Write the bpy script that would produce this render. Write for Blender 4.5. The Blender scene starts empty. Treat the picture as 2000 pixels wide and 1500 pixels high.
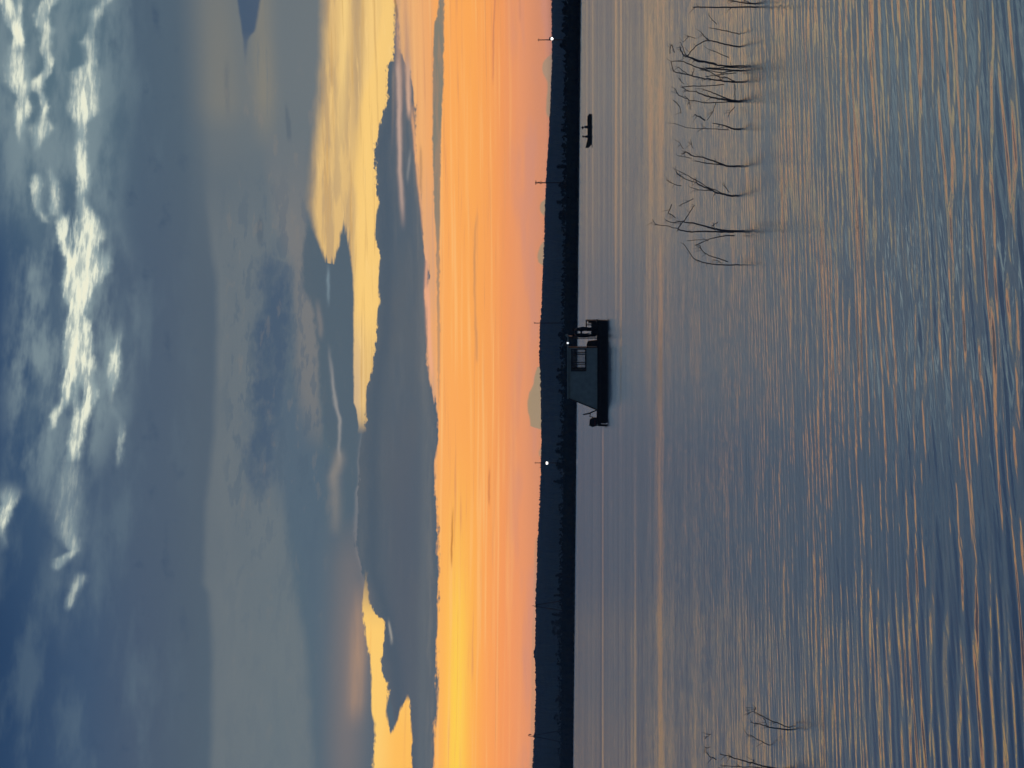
import bpy, bmesh, math, random
import numpy as np
from mathutils import Vector, Matrix

C = bpy.context.scene.collection
SC = bpy.context.scene
F = 3000.0            # focal length in photograph pixels (photograph 2000 x 1500)
HOR = 1107.0          # photograph column of the true horizon (the camera lies on its side)
CAM_H = 2.8
PITCH = math.atan((HOR - 1000.0) / F)


def lin(r, g, b):
    def f(c):
        c = c / 255.0
        return c / 12.92 if c <= 0.04045 else ((c + 0.055) / 1.055) ** 2.4
    return (f(r), f(g), f(b), 1.0)


def ray(x, y):
    """World direction of photograph pixel (x, y): x runs down in the world, y runs to the left."""
    r = (750.0 - y) / F
    d = (x - 1000.0) / F
    cp, sp = math.cos(PITCH), math.sin(PITCH)
    return Vector((r, cp + d * sp, sp - d * cp))


def at(x, y, depth):
    """World point seen at pixel (x, y) at forward distance depth."""
    v = ray(x, y)
    return Vector((0, 0, CAM_H)) + v * (depth / v.y)


def on_water(x, y):
    v = ray(x, y)
    return Vector((0, 0, CAM_H)) + v * (-CAM_H / v.z)


# ------------------------------------------------------------------ node helper
class S:
    """A float socket with arithmetic."""
    nt = None

    def __init__(self, sock):
        self.s = sock

    def __add__(self, o): return m('ADD', self, o)
    def __radd__(self, o): return m('ADD', o, self)
    def __sub__(self, o): return m('SUBTRACT', self, o)
    def __rsub__(self, o): return m('SUBTRACT', o, self)
    def __mul__(self, o): return m('MULTIPLY', self, o)
    def __rmul__(self, o): return m('MULTIPLY', o, self)
    def __truediv__(self, o): return m('DIVIDE', self, o)
    def __rtruediv__(self, o): return m('DIVIDE', o, self)
    def __neg__(self): return m('MULTIPLY', self, -1.0)


def plug(inp, v):
    if isinstance(v, S):
        S.nt.links.new(v.s, inp)
    elif isinstance(v, bpy.types.NodeSocket):
        S.nt.links.new(v, inp)
    else:
        inp.default_value = v


def m(op, *a, clamp=False):
    n = S.nt.nodes.new('ShaderNodeMath')
    n.operation = op
    n.use_clamp = clamp
    for i, v in enumerate(a):
        plug(n.inputs[i], v)
    return S(n.outputs[0])


def sm(e0, e1, x):
    n = S.nt.nodes.new('ShaderNodeMapRange')
    n.interpolation_type = 'SMOOTHSTEP'
    plug(n.inputs[0], x)
    plug(n.inputs[1], e0)
    plug(n.inputs[2], e1)
    return S(n.outputs[0])


def remap(x, a, b, c, d):
    n = S.nt.nodes.new('ShaderNodeMapRange')
    for i, v in enumerate((x, a, b, c, d)):
        plug(n.inputs[i], v)
    return S(n.outputs[0])


def vec(x, y, z=0.0):
    n = S.nt.nodes.new('ShaderNodeCombineXYZ')
    for i, v in enumerate((x, y, z)):
        plug(n.inputs[i], v)
    return n.outputs[0]


_noise_seed = [0]


def noise(x, y, sx, sy, detail=3.0, rough=0.5, dist=0.0):
    """2D noise whose features are about sx by sy units; every call has its own offset."""
    _noise_seed[0] += 1
    k = _noise_seed[0]
    n = S.nt.nodes.new('ShaderNodeTexNoise')
    n.noise_dimensions = '2D'
    plug(n.inputs['Vector'], vec(m('MULTIPLY_ADD', x, 1.0 / sx, 17.31 * k), m('MULTIPLY_ADD', y, 1.0 / sy, 9.77 * k)))
    n.inputs['Scale'].default_value = 1.0
    n.inputs['Detail'].default_value = detail
    n.inputs['Roughness'].default_value = rough
    n.inputs['Distortion'].default_value = dist
    return S(n.outputs['Fac'])


def gauss(x, c, w):
    t = (x - c) / w
    return m('POWER', 0.367879, t * t)


def mixc(a, b, f):
    n = S.nt.nodes.new('ShaderNodeMix')
    n.data_type = 'RGBA'
    plug(n.inputs[0], f)
    plug(n.inputs[6], a)
    plug(n.inputs[7], b)
    return n.outputs[2]


_tcache = {}


def curve(x, pts, lo=-300.0, hi=1800.0, vlo=-200.0, vhi=1300.0):
    """Piecewise curve through pts (x, value)."""
    n = S.nt.nodes.new('ShaderNodeFloatCurve')
    cv = n.mapping.curves[0]
    pts = sorted(pts)
    if pts[0][0] > lo:
        pts = [(lo, pts[0][1])] + pts
    if pts[-1][0] < hi:
        pts = pts + [(hi, pts[-1][1])]
    q = [((p[0] - lo) / (hi - lo), (p[1] - vlo) / (vhi - vlo)) for p in pts]
    while len(cv.points) < len(q):
        cv.points.new(0.5, 0.5)
    for p, (a, b) in zip(cv.points, q):
        p.location = (a, b)
    for p in cv.points:
        p.handle_type = 'VECTOR'
    n.mapping.use_clip = False
    n.mapping.update()
    key = (id(x), lo, hi)
    if key not in _tcache:
        _tcache[key] = m('MULTIPLY_ADD', x, 1.0 / (hi - lo), -lo / (hi - lo), clamp=True)
    n.inputs[0].default_value = 1.0
    plug(n.inputs[1], _tcache[key])
    return m('MULTIPLY_ADD', S(n.outputs[0]), vhi - vlo, vlo)


def ramp(x, stops, lo, hi):
    n = S.nt.nodes.new('ShaderNodeValToRGB')
    cr = n.color_ramp
    cr.interpolation = 'LINEAR'
    while len(cr.elements) < len(stops):
        cr.elements.new(0.5)
    for e, (p, c) in zip(cr.elements, stops):
        e.position = (p - lo) / (hi - lo)
    for e, (p, c) in zip(cr.elements, stops):
        e.color = lin(*c)
    plug(n.inputs[0], (x - lo) / (hi - lo))
    return n.outputs[0]
# ------------------------------------------------------------------ sky: dusk clouds, by azimuth and elevation
SKY_GAIN = 1.0
HAZE = 0.00027          # density of the dusk air, per metre
world = bpy.data.worlds.new("World")
SC.world = world
world.use_nodes = True


def sky_coords():
    """Sky coordinates of the ray: elevation and azimuth in units of 1/3000 radian."""
    tc = S.nt.nodes.new('ShaderNodeTexCoord')
    sep = S.nt.nodes.new('ShaderNodeSeparateXYZ')
    S.nt.links.new(tc.outputs['Generated'], sep.inputs[0])
    dx, dy, dz = S(sep.outputs[0]), S(sep.outputs[1]), S(sep.outputs[2])
    az = m('ARCTAN2', dx, m('ABSOLUTE', dy))
    el = m('ARCSINE', m('MINIMUM', m('MAXIMUM', dz, -1.0), 1.0))
    return HOR - el * F, 750.0 - az * F


def vy(x, y):
    """Sky coordinates of a photograph pixel."""
    d = ray(x, y).normalized()
    return HOR - math.asin(d.z) * F, 750.0 - math.atan2(d.x, d.y) * F


def edge(pts):
    return curve(Y, [(vy(v, y)[1], vy(v, y)[0]) for (y, v) in pts])


def prof(pts, hi=2.0):
    """Strength along the azimuth."""
    return curve(Y, [(vy(500, y)[1], v) for (y, v) in pts], vlo=0.0, vhi=hi)


def band(L, R, sl, sr, v=None):
    v = V if v is None else v
    a = sm(-sl, sl, v - edge(L)) if L is not None else None
    b = 1.0 - sm(-sr, sr, v - edge(R)) if R is not None else None
    if a is None:
        return b
    if b is None:
        return a
    return a * b




def sky_layers(lo, hi):
    """The cloud layers that reach into the elevation range lo..hi, in one node group."""
    global V0, Y, V
    grp = bpy.data.node_groups.new('sky_layers', 'ShaderNodeTree')
    grp.interface.new_socket('Color', in_out='OUTPUT', socket_type='NodeSocketColor')
    S.nt = grp
    _noise_seed[0] = 0
    _tcache.clear()
    V0, Y = sky_coords()
    # a slow and a fast raggedness, both drawn out along the horizon
    rag = (noise(V0, Y, 26, 60, 4, 0.6) - 0.5)
    nick = (noise(V0, Y, 7, 13, 4, 0.6) - 0.5) * 17.0 * sm(0.35, 0.6, noise(V0, Y, 60, 60, 1, 0.5))
    mott = noise(V0 + Y * 0.06, Y, 24, 85, 5, 0.62)
    longs = noise(V0, Y, 9, 620, 3, 0.6)
    fib = noise(V0, Y, 9, 110, 4, 0.6)
    streak = noise(V0, Y, 7, 330, 4, 0.62)
    billow = noise(V0, Y, 38, 60, 5, 0.55)
    veil = noise(V0, Y, 70, 240, 5, 0.55)
    V = V0 + rag * 9.0
    Vr = V0 + rag * 26.0 + (billow - 0.5) * 16.0 + nick * 1.2


    right = ramp(V0, [(-3600, (46, 66, 96)), (-1200, (48, 70, 100)), (-400, (56, 80, 108)), (0, (66, 92, 116)), (90, (86, 110, 124)),
                      (215, (88, 112, 126)), (300, (78, 97, 114)), (380, (82, 99, 113)), (430, (100, 111, 118)), (560, (106, 115, 120)),
                      (640, (108, 116, 120)), (700, (98, 108, 114)), (760, (84, 98, 110)), (1107, (84, 98, 110))], -3600, 1200)
    left = ramp(V0, [(-3600, (40, 60, 92)), (-1200, (36, 58, 90)), (-300, (38, 62, 94)), (0, (44, 70, 104)), (100, (62, 86, 112)), (230, (76, 94, 114)),
                     (330, (78, 94, 112)), (400, (83, 97, 111)), (560, (84, 102, 116)), (640, (84, 101, 113)), (760, (78, 94, 108)),
                     (1107, (80, 95, 108))], -3600, 1200)
    bottom = ramp(V0, [(-3600, (36, 56, 86)), (-1200, (34, 56, 86)), (0, (34, 60, 93)), (80, (44, 69, 101)), (200, (62, 84, 111)),
                       (300, (73, 89, 110)), (400, (80, 95, 110)), (560, (88, 106, 117)), (640, (84, 102, 114)), (760, (82, 97, 110)),
                       (1107, (84, 97, 108))], -3600, 1200)
    col = mixc(right, left, sm(150.0, 620.0, Y))
    col = mixc(col, bottom, sm(850.0, 1350.0, Y))
    if -9999 < hi and 420 > lo:
        # mottling of the blue
        col = mixc(col, lin(108, 128, 138), (sm(0.45, 0.75, veil) * 0.28) * (1.0 - sm(300.0, 420.0, V0)))
        col = mixc(col, lin(46, 68, 96), (sm(0.58, 0.8, billow) * 0.35) * (1.0 - sm(330.0, 420.0, V0)) * sm(120.0, 300.0, V0))

    if -9999 < hi and 322 > lo:
        # wispy veil round the bright cloud
        wisp = noise(V0 + Y * 0.08, Y, 55, 170, 4, 0.55)
        vm = band([(0, -60), (350, 5), (520, 35), (700, 12), (900, 20), (1000, 100)], [(0, 250), (420, 215), (620, 260), (800, 235), (960, 175), (1150, 170)], 30, 45)
        col = mixc(col, lin(128, 146, 152), vm * sm(0.35, 0.68, wisp) * prof([(0, 0.55), (400, 0.75), (700, 0.85), (880, 0.7), (1050, 0.4), (1200, 0.15), (1300, 0.0)]))

    if -9999 < hi and 322 > lo:
        # bright cream filaments: (azimuth, elevation, width, strength)
        wx = (noise(V0, Y, 30, 46, 3, 0.5) - 0.5) * 7.0 + (noise(V0, Y, 9, 16, 3, 0.55) - 0.5) * 8.0
        fibre = noise(V0 + Y * 0.10, Y, 11, 60, 4, 0.55)
        chains = [
            [(-40, 2, 8, .9), (0, 12, 7, 1), (40, 24, 7, .9), (60, 34, 6, 1), (76, 36, 6, 1), (95, 32, 12, .5), (120, 33, 13, .95), (160, 36, 14, 1.15), (185, 42, 7, .7), (210, 47, 10, 1.1), (232, 42, 8, .8), (262, 38, 5, .4), (290, 40, 8, .1), (320, 40, 8, 0)],
            [(-40, 44, 5, .4), (0, 38, 6, .4), (30, 37, 5, .8), (55, 33, 5, .9), (75, 36, 5, .5), (90, 36, 5, 0)],
            [(-40, 118, 8, .8), (0, 100, 9, 1), (12, 88, 8, 1.05), (32, 82, 9, 1), (50, 85, 10, .8), (60, 95, 9, .6), (76, 90, 8, .7), (100, 90, 8, .5), (118, 97, 5, 1), (140, 92, 6, .9), (160, 75, 7, .8), (175, 74, 7, .5), (192, 85, 5, .7), (212, 88, 5, .95), (228, 84, 5, .5), (245, 85, 15, .75), (262, 78, 12, .7), (282, 72, 6, .5), (300, 70, 6, 0)],
            [(-40, 230, 9, .5), (0, 212, 8, .5), (10, 198, 9, .5), (24, 188, 8, .7), (45, 184, 6, .4), (68, 178, 7, .4), (78, 170, 10, .6), (100, 178, 9, .5), (120, 180, 9, .65), (138, 164, 16, .85), (160, 168, 15, .95), (185, 165, 14, 1.15), (205, 163, 16, 1.2), (222, 163, 14, 1.1), (238, 160, 7, .9), (262, 160, 6, .55), (290, 157, 8, .9), (326, 162, 7, 1.15), (365, 164, 7, .9), (382, 157, 6, .5), (408, 166, 9, .8), (432, 173, 13, 1.05), (462, 174, 18, 1.15), (482, 166, 14, 1.0), (505, 160, 17, 1.25), (535, 163, 16, 1.3), (560, 160, 14, 1.35), (600, 156, 9, 1.2), (615, 151, 8, 1.2), (640, 160, 11, 1.05), (665, 158, 14, 1.1), (700, 158, 15, 1.1), (725, 163, 16, .9), (745, 170, 12, .8), (770, 180, 8, .9), (782, 174, 8, .95), (800, 165, 9, 1.0), (832, 153, 9, 1.2), (862, 148, 9, 1.15), (885, 145, 8, .8), (905, 140, 14, .35), (940, 138, 20, .4), (1000, 126, 22, .38), (1040, 132, 20, .4), (1078, 146, 7, .6), (1092, 122, 12, .5), (1110, 112, 7, .5), (1122, 110, 6, 0)],
            [(410, 120, 6, 0), (430, 120, 7, .9), (450, 122, 6, 1), (472, 122, 5, 1), (492, 128, 6, .95), (516, 138, 4, 1), (530, 134, 6, .8), (560, 127, 5, .9), (582, 133, 5, .9), (606, 146, 5, .9), (625, 140, 6, .7), (650, 136, 7, .7), (700, 140, 8, .7), (725, 136, 5, 1.05), (750, 133, 5, 1.1), (775, 131, 6, .8), (790, 122, 8, .6), (815, 104, 6, .8), (828, 108, 5, .6), (845, 95, 9, .15), (870, 85, 12, .2), (900, 80, 20, 0)],
            [(600, 238, 8, 0), (640, 234, 8, .25), (670, 228, 6, .5), (690, 225, 7, .9), (725, 224, 8, 1.0), (742, 222, 8, .7), (765, 216, 7, .4), (795, 213, 7, .2), (820, 236, 7, .2), (850, 237, 6, .45), (900, 232, 5, .35), (925, 230, 5, 0)],
            [(930, 14, 16, 0), (960, 18, 18, .4), (985, 16, 8, .8), (1000, 10, 7, 1.0), (1022, 5, 7, .9), (1038, 2, 6, .4), (1060, 8, 8, .3), (1090, 5, 8, 0)],
            [(1110, 158, 10, 0), (1128, 158, 11, .4), (1145, 150, 9, .5), (1165, 140, 7, .45), (1186, 134, 6, .45), (1200, 130, 6, 0)],
            [(330, 68, 6, 0), (345, 70, 7, .6), (360, 72, 7, .9), (385, 70, 6, .6), (410, 72, 7, .45), (428, 88, 6, .5), (440, 92, 6, 0)],
            [(310, 95, 6, 0), (335, 98, 6, .35), (360, 109, 6, .6), (395, 107, 6, .8), (415, 104, 6, .5), (425, 100, 6, 0)],
            [(470, 215, 6, 0), (495, 210, 6, .3), (515, 206, 8, .6), (530, 198, 10, .7), (545, 192, 6, .4), (560, 190, 6, 0)],
        ]
        tot = None
        for ch in chains:
            cc = curve(Y, [(vy(v, y)[1], vy(v, y)[0]) for (y, v, w, i) in ch])
            ww = prof([(y, w / 20.0) for (y, v, w, i) in ch]) * 20.0
            ii = prof([(y, i) for (y, v, w, i) in ch])
            g = gauss(V0 + wx, cc, ww * 1.55) * ii
            tot = g if tot is None else tot + g
        core = tot * (0.5 + 0.8 * sm(0.34, 0.66, fibre))
        full = band([(400, 128), (430, 118), (470, 122), (500, 130), (560, 124), (620, 126), (680, 124), (720, 120), (760, 116), (790, 130), (820, 146)],
                    [(400, 172), (430, 182), (460, 192), (490, 198), (505, 204), (520, 190), (545, 194), (575, 180), (620, 176), (690, 178), (740, 186), (772, 190), (800, 172), (820, 160)], 12, 9, V0 + wx * 1.6)
        full = full * prof([(395, 0), (430, .75), (500, .9), (600, .75), (760, .75), (800, .5), (825, 0)])
        tot = tot + full * (0.05 + 0.5 * sm(0.38, 0.66, fibre))
        core = core + full * 0.5 * sm(0.46, 0.72, fibre)
        col = mixc(col, lin(152, 170, 172), m('MULTIPLY', sm(0.03, 0.7, tot), 0.72))
        col = mixc(col, lin(228, 232, 212), sm(0.2, 1.3, core))
        col = mixc(col, lin(240, 238, 212), sm(1.1, 1.9, core) * 0.8)

    if 380 < hi and 660 > lo:
        # long grey sheet
        g1 = band([(-50, 398), (300, 402), (400, 404), (500, 416), (540, 424), (700, 423), (850, 418), (980, 403), (1140, 398), (1160, 408), (1250, 415), (1500, 412)],
                  [(0, 640), (440, 580), (700, 560), (950, 556), (1050, 562), (1150, 576), (1250, 598), (1350, 604), (1500, 612)], 10, 12, V0 + rag * 6.0)
        col = mixc(col, lin(112, 120, 124), g1 * prof([(0, 0.0), (350, .25), (470, .85), (1500, .85)]) * (0.75 + 0.5 * (veil - 0.5)))
        col = mixc(col, lin(136, 130, 116), gauss(V0, 450.0, 42.0) * prof([(0, .35), (60, .4), (200, .45), (260, .1), (350, 0)]))
        col = mixc(col, lin(140, 133, 117), gauss(V0, 530.0, 22.0) * prof([(0, .55), (60, .5), (130, .6), (190, .62), (240, .35), (300, 0)]) * sm(0.25, 0.6, fib + 0.12))
    if 480 < hi and 660 > lo:
        # brownish sheet below it
        col = mixc(col, lin(124, 123, 122), band([(300, 520), (440, 540), (520, 570), (700, 575), (860, 585)], [(300, 600), (470, 600), (560, 612), (640, 626), (700, 622), (820, 626), (880, 630)], 16, 8) * prof([(250, 0), (380, .5), (480, .8), (640, .8), (800, .7), (850, .45), (893, 0)]))
    if 322 < hi and 600 > lo:
        # dark wedge and dark islands
        col = mixc(col, lin(66, 86, 110), m('MULTIPLY', band([(-50, 456), (0, 464), (40, 470), (70, 474), (130, 479)], [(-50, 520), (0, 508), (35, 503), (60, 498), (75, 484), (130, 480)], 3, 4, V0 + rag * 5.0), prof([(-50, .9), (60, .9), (85, .6), (120, .15), (140, 0)])))
        for (L, R, P, a) in [
            ([(425, 505), (450, 500), (480, 504)], [(425, 512), (450, 514), (480, 512)], [(418, 0), (430, .5), (470, .5), (484, 0)], 3),
            ([(205, 556), (240, 558), (275, 560)], [(205, 562), (240, 568), (275, 569)], [(200, 0), (215, .4), (265, .45), (280, 0)], 3),
            ([(118, 438), (200, 440)], [(118, 446), (200, 448)], [(110, 0), (140, .3), (200, .25), (240, 0)], 4)]:
            col = mixc(col, lin(78, 92, 106), band(L, R, a, a) * prof(P))
    if 440 < hi and 600 > lo:
        wisp2 = noise(V0 + Y * 0.1, Y, 22, 46, 5, 0.6)
        dm = band([(490, 516), (520, 510), (560, 503), (575, 522), (620, 512), (660, 498), (690, 497), (720, 500), (735, 492), (780, 490), (800, 500), (850, 494), (875, 480), (920, 478), (945, 488), (990, 498)],
                  [(490, 540), (505, 536), (515, 566), (560, 567), (640, 564), (700, 558), (740, 552), (800, 556), (840, 548), (880, 540), (940, 534), (990, 512)], 12, 12, Vr)
        col = mixc(col, lin(88, 103, 117), band([(480, 512), (560, 500), (700, 492), (880, 476), (1000, 490)], [(480, 560), (700, 574), (880, 590), (1000, 575)], 22, 22, Vr) * prof([(440, 0), (520, .6), (700, .8), (900, .75), (1010, 0)]) * sm(0.25, 0.6, wisp2))
        col = mixc(col, lin(74, 92, 112), dm * prof([(480, 0), (515, .6), (560, .8), (650, .98), (720, .98), (790, .85), (900, .8), (950, .55), (985, 0)]) * (0.72 + 0.5 * sm(0.32, 0.62, wisp2)))
    if 480 < hi and 720 > lo:
        col = mixc(col, lin(84, 102, 118), band([(760, 540), (900, 530), (1000, 560), (1250, 600), (1500, 612)], [(760, 575), (850, 610), (900, 640), (1500, 650)], 26, 30) * prof([(700, 0), (800, .6), (1000, .7), (1250, .55), (1500, .3)]))

    if 430 < hi and 720 > lo:
        reach = sm(425.0, 470.0, V0) * (1.0 - sm(660.0, 715.0, V0))
        col = mixc(col, lin(80, 97, 113), sm(0.53, 0.60, mott + nick * 0.004) * reach * prof([(300, 0), (450, .4), (900, .5), (1050, .25), (1250, .1), (1500, .1)]))
        col = mixc(col, lin(132, 126, 120), sm(0.60, 0.70, 1.0 - mott) * reach * prof([(0, 0.0), (110, 0.0), (180, .3), (600, .22), (900, .2), (1100, .1), (1500, .1)]))
    if 575 < hi and 9999 > lo:
        # slate cloud with teeth left of the gold
        d3 = band([(430, 600), (460, 596), (500, 590), (560, 592), (580, 604), (610, 612), (660, 618), (740, 624), (850, 636), (1000, 700)],
                  [(430, 632), (470, 690), (560, 690), (760, 700), (900, 705), (1000, 705)], 6, 6, V0 + rag * 10.0 + nick)
        col = mixc(col, lin(83, 98, 110), d3 * prof([(425, 0), (455, .8), (520, .95), (640, .9), (850, .7), (1000, 0)]))
        for (L, P, w, cc, al) in [
            ([(520, 641), (560, 641), (600, 642)], [(515, 0), (540, .8), (580, .6), (600, 0)], 3.2, (122, 140, 150), 1),
            ([(690, 643), (720, 647), (755, 650), (790, 655), (805, 659), (820, 664), (850, 663), (870, 662), (900, 664)], [(670, 0), (700, .35), (745, .7), (790, .8), (830, .8), (860, .6), (890, .7), (915, 0)], 3.6, (150, 148, 146), 1),
            ([(860, 664), (900, 662), (930, 652), (960, 655), (1030, 654)], [(870, 0), (895, .7), (925, .8), (960, .55), (1000, .5), (1030, .3), (1050, 0)], 11, (138, 132, 126), 1),
            ([(590, 620), (640, 626), (660, 627)], [(580, 0), (610, .6), (650, .6), (665, 0)], 5, (130, 126, 124), 1),
            ([(855, 706), (900, 703), (945, 704), (960, 698), (1040, 694), (1080, 700), (1130, 710)], [(850, .2), (900, .5), (945, .65), (980, .5), (1040, .45), (1100, .5), (1130, .3), (1160, 0)], 4.2, (134, 132, 134), 1),
            ([(800, 734), (830, 735)], [(785, 0), (800, .6), (820, .6), (835, 0)], 3, (134, 140, 148), 1)]:
            col = mixc(col, lin(*cc), gauss(V0 + rag * 8.0, edge(L), float(w)) * prof(P))
        # pink brown glow under the lower gold cloud
        col = mixc(col, lin(128, 118, 116), gauss(V0, 690.0, 38.0) * prof([(1000, .0), (1100, .5), (1250, .7), (1420, .65), (1500, .55)]))

        # deep slate cloud between the gold and the orange
        dc = band([(118, 765), (125, 755), (135, 756), (170, 756), (200, 755), (225, 748), (240, 743), (262, 738), (285, 733), (330, 732), (360, 734), (420, 737), (500, 738), (560, 742), (590, 743), (640, 738), (700, 732), (735, 722), (760, 714), (830, 712), (880, 704), (960, 700), (1060, 695), (1110, 705), (1180, 722), (1500, 790)],
                  [(100, 772), (150, 785), (180, 806), (230, 810), (300, 815), (350, 822), (460, 828), (520, 833), (600, 834), (680, 833), (740, 838), (790, 846), (830, 852), (860, 853), (900, 851), (960, 850), (1500, 852)], 2.2, 3, V0 + rag * 9.0 + (fib - 0.5) * 12.0 + nick)
        dcol = mixc(lin(82, 95, 107), lin(90, 98, 106), sm(0.3, 0.75, veil))
        dcol = mixc(dcol, lin(94, 102, 110), sm(0.48, 0.75, noise(V0, Y, 16, 150, 4, 0.6)) * 0.6)
        dcol = mixc(dcol, lin(98, 106, 112), gauss(V0, 829.0, 9.0) * prof([(800, .5), (1000, .7), (1500, .8)]))
        dcol = mixc(dcol, lin(84, 92, 104), gauss(V0, 790.0, 40.0) * sm(650.0, 1000.0, Y) * 0.7)
        dcol = mixc(dcol, lin(72, 87, 102), gauss(V0 + rag * 20.0, edge([(118, 770), (200, 768), (285, 750), (500, 756), (640, 754), (760, 734), (900, 726), (1110, 728), (1200, 756), (1500, 800)]), 14.0) * 0.6)
        dcol = mixc(dcol, lin(104, 108, 112), gauss(V0 + rag * 14.0, edge([(200, 800), (300, 806), (450, 818), (600, 824), (740, 828), (830, 840), (1000, 838), (1500, 838)]), 8.0) * (0.25 + 0.6 * sm(0.4, 0.65, fib)))
        col = mixc(col, dcol, dc * prof([(100, 0), (125, .5), (200, .92), (260, 1), (1500, 1)]))

        # upper gold cloud
        gL = [(-50, 632), (100, 630), (180, 626), (250, 618), (320, 610), (400, 606), (450, 622), (475, 634), (500, 642), (520, 648), (521, 690), (560, 689), (640, 690), (700, 693), (760, 697), (800, 708), (830, 711)]
        gR = [(-50, 772), (60, 771), (118, 768), (128, 756), (135, 755), (170, 756), (200, 755), (225, 748), (240, 743), (262, 738), (285, 733), (330, 732), (360, 734), (400, 739), (420, 734), (460, 733), (500, 743), (520, 740), (560, 739), (590, 743), (600, 738), (640, 737), (680, 733), (720, 729), (735, 724), (760, 715), (810, 714), (830, 713)]
        ga = sm(0.0, 1.0, (V0 + rag * 10.0 - edge(gL) + 14.0) / (prof([(0, .8), (380, .85), (470, .3), (540, .12), (830, .08)]) * 40.0))
        gb = 1.0 - sm(-2.0, 2.0, V0 + rag * 9.0 + (fib - 0.5) * 6.0 + nick - edge(gR))
        gm = ga * gb * prof([(-50, 1), (500, 1), (790, 1), (822, .7), (845, 0)])
        # the teeth at its lower end
        tooth = band([(430, 668), (445, 666), (480, 662), (500, 655), (545, 654)], [(430, 676), (450, 676), (500, 685), (545, 690)], 2.5, 2.5, V0 + rag * 7.0) * sm(436.0, 456.0, Y + (fib - 0.5) * 70.0)
        lowleft = sm(496.0, 530.0, Y + (V0 - 645.0) * 0.8 + (fib - 0.5) * 150.0 + (streak - 0.5) * 60.0) * (1.0 - sm(684.0, 690.0, V0 + rag * 8.0))
        gm = gm * (1.0 - tooth) * (1.0 - lowleft)
        gold = mixc(lin(222, 184, 122), lin(196, 164, 118), sm(0.42, 0.62, noise(V0 + Y * 0.02, Y, 20, 170, 3, 0.55)))
        gold = mixc(gold, lin(246, 204, 128), gauss(V0 + Y * 0.05, 740.0, 20.0) * 0.95)
        gold = mixc(gold, lin(244, 206, 132), gauss(V0 + Y * 0.06, 688.0, 10.0) * prof([(0, .95), (150, .7), (300, .25), (450, 0)]))
        gold = mixc(gold, lin(250, 205, 122), band([(-50, 742), (50, 740), (140, 725), (200, 703), (260, 694), (330, 690), (420, 697), (520, 697), (640, 696), (760, 700)], [(-50, 790), (830, 790)], 9, 5) * prof([(-50, .85), (600, .9), (680, .5), (760, .2)]))
        gold = mixc(gold, lin(186, 156, 116), gauss(V0 + Y * 0.035, 711.0, 9.0) * prof([(0, .85), (120, .8), (230, .5), (330, .1), (400, 0)]))
        gold = mixc(gold, lin(206, 176, 138), gauss(V0, edge([(0, 694), (830, 694)]), 14.0) * prof([(600, 0), (680, .6), (760, .9), (830, .9)]))
        gold = mixc(gold, lin(206, 162, 98), sm(0.52, 0.72, streak) * 0.6)
        gold = mixc(gold, lin(252, 212, 138), sm(0.58, 0.76, fib) * 0.4)
        col = mixc(col, gold, gm)

        # lower gold cloud
        hL = [(1100, 713), (1140, 712), (1180, 706), (1230, 712), (1280, 722), (1350, 724), (1385, 727), (1410, 732), (1460, 730), (1600, 728)]
        hR = [(1100, 714), (1140, 717), (1175, 722), (1195, 732), (1205, 741), (1215, 750), (1260, 749), (1290, 745), (1330, 745), (1335, 757), (1350, 758), (1390, 755), (1430, 760), (1435, 764), (1436, 764), (1437, 764), (1420, 758), (1600, 806)]
        hm = band(hL, [(1100, 714), (1140, 717), (1175, 722), (1195, 732), (1205, 741), (1215, 750), (1260, 749), (1290, 745), (1318, 746), (1334, 757), (1352, 759), (1390, 755), (1432, 762), (1450, 770), (1600, 790)], 2.5, 2.0, V0 + rag * 8.0 + (fib - 0.5) * 8.0 + nick * 0.7) * prof([(1110, 0), (1160, .45), (1200, .9), (1230, 1), (1600, 1)])
        h2 = band([(1340, 799), (1362, 794), (1385, 784), (1408, 776), (1420, 770), (1440, 760), (1600, 750)], [(1340, 800), (1365, 800), (1390, 801), (1420, 804), (1450, 807), (1455, 804), (1500, 805), (1600, 804)], 2.5, 2.0, V0 + rag * 7.0 + (fib - 0.5) * 9.0 + nick * 0.7) * sm(1348.0, 1366.0, Y)
        hl = gauss(V0, edge([(1150, 706), (1250, 700), (1400, 694)]), 16.0) * prof([(1130, 0), (1200, .55), (1280, .7), (1370, .55), (1410, .1), (1430, 0)])
        col = mixc(col, lin(190, 150, 118), hl * (0.7 + 0.6 * (fib - 0.4)))
        hg = mixc(lin(253, 204, 112), lin(255, 190, 92), sm(1250.0, 1450.0, Y) * sm(740.0, 790.0, V0))
        hg = mixc(hg, lin(238, 174, 92), sm(0.55, 0.78, streak) * 0.5)
        col = mixc(col, hg, m('MAXIMUM', hm, h2))
        col = mixc(col, lin(176, 170, 158), gauss(V0 + rag * 6.0, edge([(1215, 759), (1250, 765)]), 2.6) * prof([(1208, 0), (1220, .6), (1245, .6), (1258, 0)]))

        # orange field
        oL = [(-50, 766), (0, 769), (20, 775), (40, 778), (100, 780), (130, 796), (160, 805), (170, 808), (230, 811), (290, 814), (340, 818), (400, 822), (470, 827), (500, 828), (515, 836), (545, 838), (570, 832), (620, 833), (700, 833), (740, 836), (780, 848), (830, 856), (870, 854), (900, 849), (960, 850), (1010, 852), (1030, 856), (1200, 855), (1280, 852), (1350, 855), (1420, 850), (1500, 846), (1600, 845)]
        om = band(oL, None, 2.6, 2.6, V0 + rag * 8.0 + (fib - 0.5) * 14.0 + nick * 0.6)
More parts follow.
